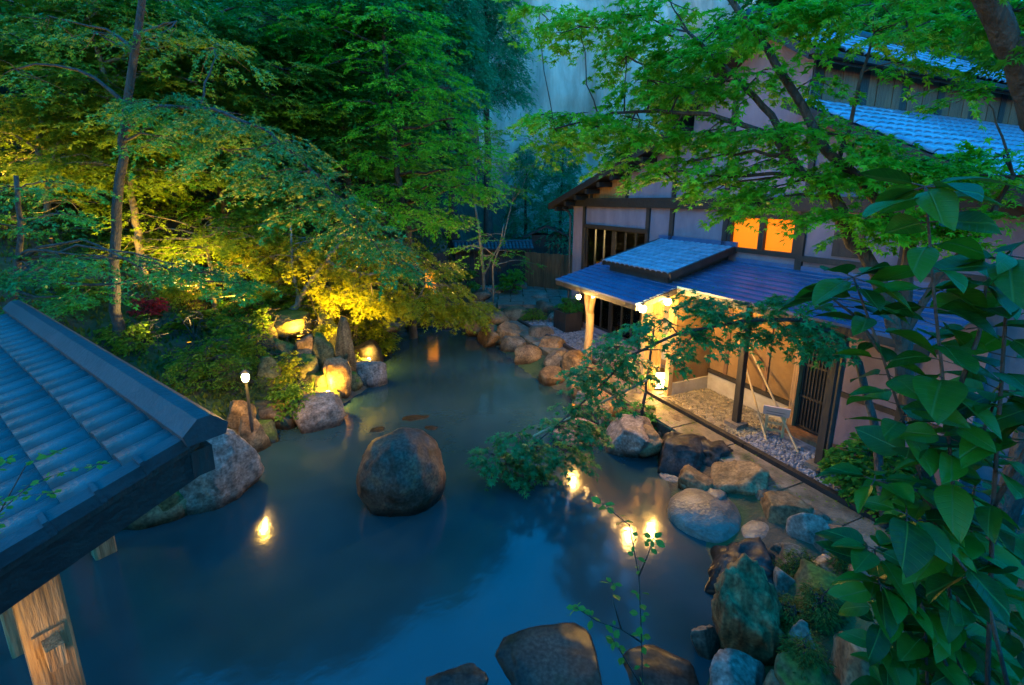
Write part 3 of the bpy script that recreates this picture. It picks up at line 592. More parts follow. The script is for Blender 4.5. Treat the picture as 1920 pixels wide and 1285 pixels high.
rock(470,522,660,585,1.0,'rock_moss','mossy boulder on the slope above the garden lamp',3,.9,9,.1)
rock(515,585,632,575,1.2,'rock_moss','mossy boulder at the root of the leaning tree',4,.9,8,.08)
rock(400,470,720,660,.9,'rock_moss','low mossy boulder among shrubs on the slope',3,.9,9,.1)
rock(662,722,690,628,0,'rock_dark','dark wet rock behind the smooth pale boulder',3,.9,9,.1)
for i, (l,r,b,t) in enumerate(((690,765,628,600),(745,812,617,588),(800,872,615,592),(705,745,612,570),(860,905,618,590))):
    rock(l,r,b,t,0,('rock_brown','rock_moss')[i%2],('low brown','low mossy')[i%2]+' weathered rock along the far end of the pool',3,.9,8,.1,'rocks along the far end of the pool')
# far right bank below the upper terrace
for i, (l,r,b,t,z,lab) in enumerate(((888,955,652,606,0,'lit brown rock where the far right bank begins'),(938,1006,664,622,0,'flat topped brown rock near the lit bank rock'),(962,1026,684,636,0,'rounded ochre rock with bright lower edge on the far right bank'),
    (1003,1068,727,688,0,'low pale rock reaching into the water below the log post'),(1018,1072,698,648,.1,'tall tan rock between path and water'),(1052,1108,706,650,.2,'grey tan rock beside the path edge'),
    (1066,1130,752,690,.1,'rough rock below the forked log post'),(985,1040,640,606,.35,'flat grey rock by the path on the far bank'),(890,960,612,578,.4,'wide grey rock below the upper terrace'),(935,990,600,574,.5,'small grey rock below the upper terrace'))):
    rock(l,r,b,t,z,('rock_brown','rock_grey','rock_brown')[i%3],lab,4 if b > 640 else 3,.95,8,.09)
for i, (l,r,b,t) in enumerate(((880,925,565,540),(905,950,552,535),(955,990,545,525),(990,1030,560,545),(1000,1050,585,560),(1025,1062,600,580),(880,915,590,560))):
    rock(l,r,b,t,.6,('rock_grey','rock_pink')[i%2],('small grey','small pinkish')[i%2]+' stone edging the upper terrace',3,.9,8,.1,'stones edging the upper terrace')
# near right bank
rock(1130,1232,862,780,0,'rock_pink','slanted pale slab with bright lit edge on the right bank',5,.8,8,.07,topx=.1)
rock(1222,1336,897,815,0,'rock_dark','big black wet rock on the right bank',5,.9,7,.10,flat=.85)
rock(1300,1372,892,822,.1,'rock_dark','jagged black rock beside the big wet rock',4,.9,12,.22)
rock(1228,1302,822,776,.15,'rock_grey','grey rounded rock between slanted slab and path',4,.9,7,.08)
rock(1095,1172,786,735,.05,'rock_brown','warm lit rock below the maple',4,.9,8,.1)
rock(1035,1128,838,790,0,'rock_pink','pinkish rock half hidden behind the low maple leaves',4,.9,8,.1)
rock(1165,1232,790,752,.2,'rock_brown','brown rock at the foot of the maple',3,.9,8,.1)
rock(1248,1392,1008,905,0,'slab','flat round stone slab level with the water',5,.85,0,.05,sink=1.0,flat=.5)
rock(1395,1482,965,903,.12,'rock_grey','wet grey stone with shiny top beside the path',4,.7,7,.07)
rock(1345,1430,935,868,.1,'rock_brown','brown stone block sloping down from the path',4,.9,7,.08)
rock(1380,1500,1050,960,.0,'slab','broad wet slab in the shallow overflow',4,.8,0,.05,sink=1,flat=.5)
rock(1478,1566,1052,948,.1,'rock_pink','thin curved upright slab edging the small basin',4,.35,5,.05,topx=-.35,flat=.8)
rock(1312,1458,1125,998,0,'rock_dark','black craggy rock at the overflow corner',5,.9,10,.2,flat=.8)
rock(1322,1470,1265,1055,0,'rock_strata','tall brown ribbed rock standing at the pool edge',5,.75,6,.12,topx=.05,flat=.9)
rock(1288,1350,1235,1165,0,'rock_grey','thin pointed grey rock leaning out of the water',4,.6,9,.1,topx=-.3)
rock(912,1152,1350,1232,0,'rock_grey','broad rounded foreground boulder with pale top',5,.8,5,.05,name='boulder',cat='boulder')
rock(798,922,1335,1285,0,'rock_grey','low grey rock beside the broad foreground boulder',4,.8,7,.07)
rock(1148,1330,1345,1280,0,'rock_grey','low rounded rock behind the young sapling',4,.8,6,.06)
rock(1330,1440,1330,1238,.2,'rock_pink','pale rock at the base of the ribbed rock',4,.8,8,.08)
rock(1465,1600,1185,1070,.35,'rock_moss','mossy mound of rock behind the broadleaf shrub',4,.9,7,.09)
rock(1450,1560,1330,1215,.45,'rock_moss','moss covered rock with fern tufts at the pool corner',4,.9,7,.09)
rock(1550,1680,1330,1200,.6,'rock_brown','brown weathered rock on the corner bank',4,.9,7,.09)
rock(1590,1720,1160,1060,.5,'rock_grey','grey rock in shadow under the broadleaf shrub',4,.9,7,.09)
rock(1455,1520,1080,1030,.25,'rock_grey','flat grey stone beside the craggy black rock',4,.9,6,.06)
for l,r,b,t in ((742,818,800,772),(684,738,818,800),(786,834,815,800)):
    o = rock(l,r,b,b-2,-.06,'rock_brown','flat stone just breaking the water surface',4,.8,0,.14,'flat stones at the water surface',sink=1,flat=1); o.location[2] = .018-max(v.co.z for v in o.data.vertices)
for l,r,b,t,z,m,lab in ((1330,1448,948,862,.12,'rock_brown','broad tan boulder wedged below the path edge'),(1418,1532,1012,930,.15,'rock_brown','wide warm brown slab stepping down from the path'),(1498,1606,1066,985,.2,'rock_grey','flat grey brown slab above the mossy mound'),(1536,1642,1118,1040,.3,'rock_brown','angular brown stone under the shrub leaves'),(1270,1348,938,884,.05,'rock_brown','square tan stone between the black rock and the round slab'),(1158,1242,852,792,.1,'rock_brown','tan rock behind the slanted slab'),(1075,1150,800,748,.05,'rock_grey','grey tan rock at the water below the entrance'),(1000,1060,668,628,.2,'rock_brown','tan boulder on the path side of the far bank'),(930,985,640,602,.2,'rock_brown','ochre boulder on the far bank beside the lit rock'),(1085,1140,730,682,.3,'rock_brown','brown boulder just below the forked log post'),(868,915,628,588,.05,'rock_brown','ochre boulder closing the far end of the pool')):
    rock(l,r,b,t,z,m,lab,5,1.0,8,.07,flat=.85)
# more stones packed between the big ones on the right bank
fill = [(1235,1300,905,885,.0),(1330,1400,925,880,.12),(1420,1490,1000,960,.12),(1500,1560,1010,960,.2),(1440,1500,1060,1020,.15),(1290,1345,1010,985,0),(1270,1330,925,895,.05),(1170,1230,835,800,.1),(1110,1150,800,770,.05),(1076,1120,770,735,.05),(1380,1440,1150,1090,.2),(1440,1500,1130,1075,.3),(1470,1530,1240,1180,.45),(1420,1480,1320,1270,.35),(1520,1570,1090,1045,.3),(1310,1370,965,925,.05),(1345,1395,880,850,.2),(1440,1500,985,945,.15),(1300,1350,850,820,.2),(1400,1450,960,925,.1)]
for l,r,b,t,z in fill: rock(l,r,b,t,z,('rock_grey','rock_brown','slab')[int(l)%3],('grey','brown','pale smooth')[int(l)%3]+' filler stone packed between the big rocks of the right bank',4,.9,8,.09,'filler stones of the right bank',flat=1)
fill = [(500,545,800,765,.05),(640,680,735,700,.05),(600,640,765,735,.0),(470,520,830,795,.05),(395,440,860,820,.3),(660,700,700,675,.1),(300,365,960,905,.1),(650,690,660,625,.2),(690,735,650,618,.05),(560,600,710,670,.6),(480,530,720,670,.8),(600,640,640,590,1.0)]
for l,r,b,t,z in fill: rock(l,r,b,t,z,('rock_moss','rock_brown')[int(l/5)%2],('mossy','brown')[int(l/5)%2]+' filler stone packed between the rocks of the left bank',4,.9,8,.1,'filler stones of the left bank',flat=1.1)
# ================================================================ lamps and signs
def garden_lamp(px, py, z0, hgt, label, e, tilt=0):
    p = gz(px, py, z0); z0 = min(z0, G(p[0], p[1])); t = empty('garden_lamp', (p[0],p[1],z0)); tag(t, label, 'lamp'); h = at(px, hgt, p[1])[2]-z0
    MB().tube([(0,0,-.1),(0,0,h-.12)], .03, 8).build('post', MATS['lamp_metal'], t); MB().lathe((0,0,h-.12), [(.035,0),(.06,.02),(.06,.04)], 10).build('collar', MATS['lamp_metal'], t)
    MB().lathe((0,0,h-.08), [(.04,0),(.07,.05),(.07,.12),(.04,.17)], 12).build('bulb', MATS['glow_bulb'], t, True); MB().lathe((0,0,h+.10), [(.05,0),(.10,.005),(.02,.07)], 12).build('cap', MATS['lamp_metal'], t)
    plight('garden_light', (p[0]+.10, p[1]-.20, z0+h+.05), e, .07, (1,.56,.08)); return p
q = gz(472, 800, .6); hl = at(470, 711, q[1])[2]-.6
garden_lamp(472, 800, .6, 708, 'lit garden lamp on a slim dark post above the left bank rocks', 28)
UPL = []
def uplight(px, py, Y, label, e, col=(1,.54,.04), tilt=(12,0)):  # assumed fixtures, none seen, placed to light foliage and rocks from below
    p = at(px, py, Y); g = G(p[0], p[1]); t = empty('assumed_uplight', (p[0],p[1],g)); tag(t, label, 'uplight')
    MB().tube([(0,0,-.1),(0,0,.12)], .02, 7).build('spike', MATS['lamp_metal'], t); MB().lathe((0,0,.12), [(.04,0),(.06,.02),(.065,.12),(.055,.12)], 10).build('housing', MATS['lamp_metal'], t)
    MB().lathe((0,0,.235), [(.05,0),(.05,.012),(.01,.014)], 10).build('lens', MATS['glow_board'], t)
    l = bpy.data.lights.new('assumed_uplight_spot', 'SPOT'); l.energy = e*.22; l.color = col; l.shadow_soft_size = .08; l.spot_size = R(140); l.spot_blend = .7
    o = bpy.data.objects.new('assumed_uplight_spot', l); COL.objects.link(o); o.location = (p[0],p[1],g+.27); o.rotation_euler = (R(180+tilt[0]), R(tilt[1]), 0); UPL.append(np.array((p[0],p[1],g+.7))); return p
uplight(652, 672, 14.3, 'small assumed ground uplight by the tall standing stone', 330)
uplight(560, 640, 13.6, 'small assumed ground uplight at the foot of the leaning tree', 330)
uplight(350, 612, 12.0, 'small assumed ground uplight among the pale shrubs', 220, (1,.68,.2))
uplight(110, 520, 13.6, 'small assumed ground uplight near the tiled plank fence', 70)
uplight(245, 480, 13.6, 'small assumed ground uplight by the golden tree trunk', 200)
uplight(330, 330, 15.0, 'small assumed uplight on the slope among the golden leaves', 300)
uplight(30, 300, 15.2, 'small assumed uplight high on the slope above the tiled fence', 130)
uplight(440, 520, 15.4, 'small assumed ground uplight behind the dark leafy tree', 340)
uplight(740, 590, 16.8, 'small assumed ground uplight below the bright layered maple', 330, (1,.60,.06))
uplight(840, 590, 19.6, 'small assumed ground uplight under the drooping boughs at the far pool end', 260, (1,.55,.12))
uplight(1075, 770, 11.2, 'small assumed ground uplight below the forked log post', 40, (1,.58,.14))
def added_globe(px, py, z, label, e, hh_=.45):  # added low lamps that brighten the left bank rocks and shrubs
    p = gz(px, py, z); g = G(p[0], p[1]); t = empty('added_globe_light', (p[0],p[1],g)); tag(t, label, 'lamp')
    MB().tube([(0,0,-.1),(0,0,hh_-.3)], .025, 7).build('post', MATS['lamp_metal'], t); MB().lathe((0,0,hh_-.3), [(.03,0),(.065,.05),(.05,.10),(.01,.12)], 10).build('globe', MATS['glow_lantern'], t, True)
    plight('added_globe_point', (p[0]+.02, p[1]-.06, g+hh_), e, .03, (1,.56,.06)); UPL.append(np.array((p[0],p[1],g+hh_)))
added_globe(612, 700, .9, 'added low globe light tucked between the upright rocks', 60)
added_globe(540, 665, 1.1, 'added low globe light below the small mossy upright stone', 60)
added_globe(690, 655, .7, 'added low globe light behind the dark wet rock', 50)
# glowing lantern board at the far end
lb = empty('standing_lantern', (*at(808,545,21)[:2], 0)); lb.location[2] = G(lb.location[0], lb.location[1]); tag(lb, 'tall orange glowing lantern board at the far pool end', 'lantern')
MB().box(-.22,.22,-.1,.1,.25,1.35).build('paper_shade', MATS['glow_board'], lb); MB().box(-.26,.26,-.14,.14,1.352,1.42).box(-.24,.24,-.12,.12,-.1,.248).build('frame', MATS['timber_dark'], lb)
# sign board on stand
sg_ = empty('notice_stand', (*P3(9.93,-1.04,0)[:2], .44), math.atan2(-5.4, 8.9)*0+R(-28)); tag(sg_, 'small pink notice board on a wooden stand in the gravel', 'sign')
for x in (-.16,.16): MB().box(x-.022,x+.022,-.03,.02,0,.48).build('leg', MATS['timber_log'], sg_); MB().bar((x,.0,.44), (x,.24,.0), .035, .035).build('brace', MATS['timber_log'], sg_)
MB().box(-.14,.14,-.02,.01,.14,.18).build('rung', MATS['timber_log'], sg_); MB().box(-.14,.14,-.02,.01,.30,.34).build('rung', MATS['timber_log'], sg_)
bd = MB().bar((-.24,-.05,.60), (.24,-.05,.60), .022, .30, (0,-.55,.83)).build('board', MATS['paper_sign'], sg_)
nB = Vector((0,-.83,.55)).normalized()
def onb(x, t, w_, h_, m, nm):
    c = Vector((x,-.05,.60))+Vector((0,.55,.83))*t+Vector((0,-.83,.55))*.0125
    b = MB().bar(c-Vector((w_/2,0,0)), c+Vector((w_/2,0,0)), .004, h_, (0,-.55,.83)); b.build(nm, MATS[m], bd).parent = bd
onb(-.15, .07, .05, .05, 'print_red', 'red_mark')
for k, (x, w_) in enumerate(((.02,.22),(-.02,.36),(-.01,.34),(-.03,.30))): onb(x, .075-.05*k, w_, .012, 'print_grey', 'text_line')
# ================================================================ far end: garden wall, gate, fences, planter
gw_ = empty('garden_wall', (*at(925,500,26)[:2], .5), R(8)); tag(gw_, 'dark wooden garden wall with a tiled coping at the far end', 'wall')
for k in range(16): MB().box(-2.1+k*.26,-2.1+k*.26+.25,-.04,.04+.01*(k%2),-.1,2.2).build('board', MATS['timber_dark'], gw_)
MB().prism([(-.62,2.15),(0,2.5),(.62,2.15),(.62,2.08),(0,2.42),(-.62,2.08)], 'x', -2.2, 2.15).build('coping', MATS['timber_black'], gw_)
tm4 = tile_mesh('roof_tile', .2, .26, .045, .03, MATS['tile_blue'], 6); sl_ = math.atan(.35/.62)
for r in range(3):
    for k in range(22):
        X = Vector((1,0,0)); Y = Vector((0,math.cos(sl_),math.sin(sl_))); Zv = X.cross(Y); o = mkobj('coping_tile', tm4, gw_); frame(o, X, Y, Zv, Vector((-2.1+k*.2,-.64+r*.21,2.13+r*.21*.565))+Zv*.02)
MB().tube([(-2.25,0,2.53),(2.2,0,2.53)], .09, 8).build('ridge_cap', MATS['tile_blue'], gw_)
def plank_fence(name, label, a, b, h, m, pw=.24, z0=None, roof=False):
    a = np.array(a); b = np.array(b); L = np.linalg.norm(b-a); d = (b-a)/L; zz = min(G(*a), G(*b)) if z0 is None else z0
    t = empty(name, (a[0],a[1],zz), math.atan2(d[1],d[0])); tag(t, label, 'fence'); n = int(L/pw)
    for k in range(n): MB().box(k*pw,k*pw+pw-.012,-.02,.02+.008*(k%2),-.3,h+.02*((k*7)%3)).build('plank', MATS[m], t)
    for z in (.3,h-.25): MB().box(0,L,.03,.09,z,z+.09).build('rail', MATS['timber_dark'], t)
    for k in range(int(L/1.8)+1): MB().box(k*1.8-.05,k*1.8+.05,.09,.19,-.4,h+.1).build('post', MATS['timber_dark'], t)
    if roof: MB().prism([(-.4,h+.05),(0,h+.28),(.4,h+.05)], 'x', -.1, L+.1).build('coping', MATS['tile_blue'], t)
    return t
plank_fence('plank_fence', 'brown plank fence between the garden wall and the inn corner', at(985,500,25.5)[:2], P3(.1,1.5,0)[:2]+np.array((.2,4.5)), 1.9, 'timber_brown')
plank_fence('plank_fence', 'dark plank fence with tiled coping behind the trees on the left slope', at(-60,430,15.5)[:2], at(380,420,19)[:2], 1.7, 'timber_dark', roof=True)
plank_fence('plank_fence', 'reddish plank fence behind the leaning tree', at(400,440,19.5)[:2], at(840,470,24)[:2], 1.5, 'timber_dark')
# small roofed well house behind the fence
wh = empty('roofed_hut', (*at(1025,500,29.5)[:2], .5), R(-6)); tag(wh, 'small dark hut with pitched roof behind the plank fence', 'hut')
MB().box(-.95,1.3,-.9,.9,-.1,2.7).build('wall', MATS['timber_dark'], wh); MB().prism([(-1.5,2.55),(0,3.3),(1.7,2.55),(1.7,2.45),(0,3.18),(-1.5,2.45)], 'y', -1.3, 1.3).build('roof', MATS['timber_black'], wh)
for k in range(4): MB().box(.1+k*.28,.2+k*.28,-.95,-.903,.9,2.2).build('window_bar', MATS['timber_brown'], wh)
# low bamboo support frame and planter box near the corner of the inn
px_ = empty('planter_box', (*P3(1.0,-.75,0)[:2], .43), BROT); tag(px_, 'dark wooden planter box at the corner of the inn', 'planter')
for (a,b,c,d) in ((-.45,.45,-.35,-.31),(-.45,.45,.31,.35),(-.45,-.41,-.31,.31),(.41,.45,-.31,.31)): MB().box(a,b,c,d,0,.75).build('side_board', MATS['timber_dark'], px_)
MB().box(-.41,.41,-.31,.31,.02,.66).build('soil_fill', MATS['soil'], px_)
# upper terrace beyond the pool: grey stone paving
ut = tag(empty('terrace', (0,0,0)), 'grey stone terrace beyond the pool', kind='structure')
rr = random.Random(8)
for i in range(9):
    for j in range(8):
        x = -1.9+i*.62+rr.uniform(-.03,.03); y = 20.6+j*.62
        if (x-BC[0])*VX[0]+(y-BC[1])*VX[1] < -.7 or y > 20: MB().prism([(x,y),(x+.58,y+.02),(x+.57,y+.58),(x-.01,y+.57)], 'z', .4, .635+rr.uniform(-.01,.01)).build('paving_slab', MATS['slab'], ut)
# ================================================================ foliage engine
def pol(lst): return np.array([(r*math.cos(R(a)), r*math.sin(R(a)), z) for a, r, z in lst])
TEMPL = {'q': np.array([(0,0,0),(.45,.27,.05),(1,0,-.06),(.45,-.27,.05)]),
         'n': np.array([(0,0,0),(.5,.10,.02),(1,0,-.08),(.5,-.10,.02)]),
         'o': np.array([(0,0,0),(.25,.26,.03),(.6,.30,.04),(1,0,-.04),(.6,-.30,.04),(.25,-.26,.03)]),
         'm3': pol([(0,0,0),(-62,.72,-.1),(-26,.36,.02),(0,1,-.12),(26,.36,.02),(62,.72,-.1)]),
         'm5': pol([(0,0,0),(-105,.5,-.06),(-75,.26,.02),(-50,.82,-.1),(-22,.36,.02),(0,1,-.14),(22,.36,.02),(50,.82,-.1),(75,.26,.02),(105,.5,-.06)])}
def unit(a): return a/np.maximum(np.linalg.norm(a, axis=-1, keepdims=True), 1e-9)
def leafmesh(name, P, A, N, S, templ, m):
    T = TEMPL[templ]; A = unit(A); N = unit(N-A*(N*A).sum(-1, keepdims=True)); B = np.cross(N, A)
    V = P[:,None,:]+S[:,None,None]*(A[:,None,:]*T[None,:,0,None]+B[:,None,:]*T[None,:,1,None]+N[:,None,:]*T[None,:,2,None])
    return npmesh(name, V.reshape(-1,3), np.arange(len(P)*len(T)), len(T), m)
def sprays(rs, st, di, L, k, size, droop=.25, spread=.30, jit=.35, sizevar=.3):
    n = len(st); t = rs.uniform(.05,1,(n,k,1)); side = np.where(np.arange(k) % 2, 1, -1)[None,:,None]; di = unit(di)
    lat = unit(np.cross(di, np.array((0,0,1.0)))+1e-6); Lq = L*rs.uniform(.7,1.25,(n,1,1))
    off = rs.uniform(.0,1,(n,k,1))*spread*(1.1-.7*t)
    P = st[:,None,:]+di[:,None,:]*Lq*t+lat[:,None,:]*side*off*Lq; P[...,2] -= (droop*Lq*t*t)[...,0]; P += rs.normal(0,.025*L,P.shape)
    A = di[:,None,:]+lat[:,None,:]*side*rs.uniform(.2,1.2,(n,k,1))+rs.normal(0,.25,P.shape); A[...,2] -= .15+droop*t[...,0]*.6
    N = np.array((0,0,1.0))+rs.normal(0,jit,P.shape); S = size*rs.uniform(1-sizevar,1+sizevar,(n,k))
    return P.reshape(-1,3), A.reshape(-1,3), N.reshape(-1,3), S.ravel()
def padsprays(rs, C, Rr, th, n, tdir, fall=.25):
    r = np.sqrt(rs.uniform(0,1,n)); a = rs.uniform(0,2*math.pi,n); o = np.stack([np.cos(a)*r, np.sin(a)*r, np.zeros(n)], -1)
    st = C+o*Rr; st[:,2] += rs.normal(0,th,n)-fall*Rr*r*r
    di = o*.8+tdir*.7+rs.normal(0,.35,(n,3)); di[:,2] = rs.normal(-.08,.15,n); return st, di
def wob(p, q, n, amp, rng, sag=0.0):
    p, q = np.array(p, float), np.array(q, float); out = []; L = np.linalg.norm(q-p); b = np.array([rng.gauss(0,1) for _ in range(3)])*amp*L
    for i in range(n+1):
        t = i/n; o = p+(q-p)*t+b*math.sin(math.pi*t)+np.array([rng.gauss(0,1) for _ in range(3)])*amp*.25*L*(0 if i in (0,n) else 1); o[2] += sag*L*math.sin(math.pi*t); out.append(o)
    return out
def rooted(pts):
    pts = [np.array(p, float) for p in pts]; g = G(pts[0][0], pts[0][1])
    if pts[0][2] > g: pts = [np.array((pts[0][0]-.02*(pts[1][0]-pts[0][0]), pts[0][1], g-.15))]+pts
    return pts
def make_tree(name, label, trunks, pads, lmat, lsize, templ='m3', bark='bark', L=.55, k=20, dens=1.5, droop=.25, th=.10, seed=1, group=None, cat='tree', jit=.35, fall=.25, parts=('trunk','crown'), spread=.30):
    """trunks: list of (points, r0, r1), the first one rooted in the ground; pads: (centre, radius, number of sprays)"""
    rng = random.Random(seed); rs = np.random.RandomState(seed); root = empty(name, tuple(trunks[0][0][0])); tag(root, label, cat, group); org = np.array(root.location)
    mb = MB(); allp = []
    for pts, r0, r1 in trunks:
        n = len(pts); rad = [r0+(r1-r0)*i/(n-1) for i in range(n)]
        fine = []; fr = []
        for i in range(n-1):
            for s in range(4):
                t = s/4; fine.append(np.array(pts[i])*(1-t)+np.array(pts[i+1])*t+np.array([rng.gauss(0,1) for _ in range(3)])*rad[i]*.18); fr.append(rad[i]*(1-t)+rad[i+1]*t)
        fine.append(np.array(pts[-1])); fr.append(rad[-1])
        if pts is trunks[0][0]: fr[0] *= 1.5; fr[1] *= 1.2
        mb.tube([p-org for p in fine], fr, 8); allp += [(p, r) for p, r in zip(fine, fr)]
    Ps = []; base = np.array([p for p, _ in allp]); br = np.array([r for _, r in allp])
    for C, Rr, n in pads:
        C = np.array(C, float); d = np.linalg.norm(base-C, axis=1)+np.maximum(0, base[:,2]-C[2])*1.5; i = int(np.argmin(d)); s = base[i]; D = np.linalg.norm(C-s)
        if D > .05:
            r0 = min(br[i]*.7, .012+.016*D); mb.tube([p-org for p in wob(s, C, 6, .06, rng, .06)], np.linspace(r0, r0*.35, 7), 5)
        td = (C-s)/max(D, .01); td[2] *= .3
        st, di = padsprays(rs, C, Rr, th, max(2, int(n*dens)), td, fall)
        for q in range(min(5, len(st))): mb.tube([p-org for p in wob(C, st[q], 3, .06, rng)], np.linspace(.009+.004*Rr, .004, 4), 4)
        Ps.append(sprays(rs, st, di, L, k, lsize, droop, spread, jit))
    mb.build(parts[0], MATS[bark], root, True)
    P, A, N, S = [np.concatenate(x) for x in zip(*Ps)]
    far_ = np.ones(len(P), bool)
    for l_ in UPL: far_ &= np.linalg.norm((P-l_)*np.array((1,1,.75)), axis=1) > .85
    P, A, N, S = P[far_], A[far_], N[far_], S[far_]
    mkobj(parts[1], leafmesh(parts[1], P-org, A, N, S, templ, MATS[lmat]), root); return root
def pp(l): return [at(*q) for q in l]
def pd(l, n=14):  # pixel pads (px,py,Y,Rpx[,n])
    out = []
    for q in l:
        c = at(*q[:3]); out.append((c, q[3]/F*q[2]*1.02, q[4] if len(q) > 4 else n))
    return out
def rpads(rng, x0, x1, y0, y1, Y0, Y1, R0, R1, cnt, n=14):
    return pd([(rng.uniform(x0,x1), rng.uniform(y0,y1), rng.uniform(Y0,Y1), rng.uniform(R0,R1)) for _ in range(cnt)], n)
rg = random.Random(77)
# ---- left front maple with the long drooping blue green bough
make_tree('maple_tree', 'slender dark trunked tree with a long drooping blue green bough', [(rooted(pp([(212,560,11.5),(218,430,11.5),(228,300,11.4),(242,160,11.3),(262,30,11.2),(285,-120,11)])),.13,.06),
    (pp([(232,250,11.35),(300,200,11),(400,205,10.6),(500,245,10.2),(590,325,9.9),(660,400,9.7),(725,490,9.5)]),.05,.012)],
    pd([(290,195,10.9,60,22),(350,185,10.7,60,24),(410,210,10.5,65,26),(470,230,10.3,65,28),(530,270,10.1,65,28),(580,320,9.9,60,28),(630,365,9.8,55,26),(670,415,9.7,48,24),(705,455,9.6,42,20),(738,498,9.5,30,14),
        (420,280,10.4,60,18),(490,330,10.2,55,16),(560,390,10,45,14),(300,255,10.8,55,14),(250,190,11,50,14),
        (180,60,11.3,75,16),(330,40,11.2,80,16),(90,30,11.3,80,16),(250,-40,11.2,90,14),(400,90,11.3,70,14),(30,130,11.4,70,12)]),
    'lf_teal', .095, 'm3', L=.5, k=24, droop=.55, th=.08, seed=11, fall=.5)
make_tree('maple_tree', 'low tree with blue green boughs spreading over the shelter ridge', [(rooted(pp([(20,620,10.2),(25,540,10.2),(40,440,10.2),(30,330,10.1)])),.09,.04)],
    pd([(-10,510,9.8,60),(50,500,9.7,65),(120,490,9.6,60),(190,480,9.6,60),(260,500,9.5,60),(320,495,9.5,55),(390,510,9.5,50),(450,530,9.5,38),(60,560,9.6,55),(150,555,9.6,50),(20,350,10.2,70),(90,340,10.2,60),(0,420,10,70),(110,400,10.1,55)], 15),
    'lf_teal', .09, 'm3', L=.45, k=22, droop=.4, th=.09, seed=12)
# ---- golden lit trees on the slope behind
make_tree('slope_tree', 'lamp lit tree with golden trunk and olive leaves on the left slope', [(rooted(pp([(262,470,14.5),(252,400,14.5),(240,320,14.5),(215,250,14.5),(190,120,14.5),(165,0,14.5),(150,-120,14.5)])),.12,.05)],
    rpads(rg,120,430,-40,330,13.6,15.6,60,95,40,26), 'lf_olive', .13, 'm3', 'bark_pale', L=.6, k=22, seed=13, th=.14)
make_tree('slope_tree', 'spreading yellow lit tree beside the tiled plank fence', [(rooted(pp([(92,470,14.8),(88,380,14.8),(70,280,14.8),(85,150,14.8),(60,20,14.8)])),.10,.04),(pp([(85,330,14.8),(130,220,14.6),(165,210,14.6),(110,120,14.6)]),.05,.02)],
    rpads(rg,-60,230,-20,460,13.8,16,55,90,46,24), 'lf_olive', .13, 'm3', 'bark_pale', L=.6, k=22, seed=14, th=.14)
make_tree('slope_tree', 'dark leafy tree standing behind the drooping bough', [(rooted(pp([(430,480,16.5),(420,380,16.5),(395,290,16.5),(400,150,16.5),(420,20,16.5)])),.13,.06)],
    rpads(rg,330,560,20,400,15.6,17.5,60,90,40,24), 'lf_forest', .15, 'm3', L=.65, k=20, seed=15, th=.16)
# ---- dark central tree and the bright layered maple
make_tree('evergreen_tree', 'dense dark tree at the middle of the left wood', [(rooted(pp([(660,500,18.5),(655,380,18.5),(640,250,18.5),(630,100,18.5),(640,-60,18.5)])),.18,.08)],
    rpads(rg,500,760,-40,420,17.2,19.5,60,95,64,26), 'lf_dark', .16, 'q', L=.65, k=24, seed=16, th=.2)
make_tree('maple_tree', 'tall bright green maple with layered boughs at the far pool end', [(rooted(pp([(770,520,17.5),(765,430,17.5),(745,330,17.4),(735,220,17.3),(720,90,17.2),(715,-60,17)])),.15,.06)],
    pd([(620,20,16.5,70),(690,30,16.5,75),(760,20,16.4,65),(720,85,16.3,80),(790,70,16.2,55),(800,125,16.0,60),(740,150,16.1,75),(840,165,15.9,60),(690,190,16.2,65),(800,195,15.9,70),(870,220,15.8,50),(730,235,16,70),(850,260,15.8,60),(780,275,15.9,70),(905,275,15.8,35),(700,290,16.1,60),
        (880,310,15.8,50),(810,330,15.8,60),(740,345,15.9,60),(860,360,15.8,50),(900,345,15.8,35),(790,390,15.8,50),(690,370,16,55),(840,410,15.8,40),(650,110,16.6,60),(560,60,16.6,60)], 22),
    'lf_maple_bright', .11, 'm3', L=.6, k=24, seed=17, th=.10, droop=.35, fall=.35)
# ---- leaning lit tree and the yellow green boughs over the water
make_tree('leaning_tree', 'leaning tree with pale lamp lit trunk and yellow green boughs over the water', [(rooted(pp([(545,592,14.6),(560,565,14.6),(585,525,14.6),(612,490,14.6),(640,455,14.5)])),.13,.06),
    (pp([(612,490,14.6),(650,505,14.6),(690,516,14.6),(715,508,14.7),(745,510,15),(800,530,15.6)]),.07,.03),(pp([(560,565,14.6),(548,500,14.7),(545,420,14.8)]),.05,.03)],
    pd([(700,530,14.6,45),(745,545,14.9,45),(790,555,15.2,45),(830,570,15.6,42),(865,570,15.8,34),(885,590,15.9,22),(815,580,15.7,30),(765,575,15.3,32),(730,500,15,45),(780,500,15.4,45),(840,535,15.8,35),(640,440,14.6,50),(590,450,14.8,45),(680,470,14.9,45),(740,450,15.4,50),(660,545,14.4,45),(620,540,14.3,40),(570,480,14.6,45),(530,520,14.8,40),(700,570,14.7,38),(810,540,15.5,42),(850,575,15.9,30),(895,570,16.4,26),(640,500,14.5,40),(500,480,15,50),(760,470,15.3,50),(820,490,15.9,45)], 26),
    'lf_yellow', .10, 'm3', 'bark_pale', L=.45, k=22, seed=18, th=.09, droop=.55, fall=.4)
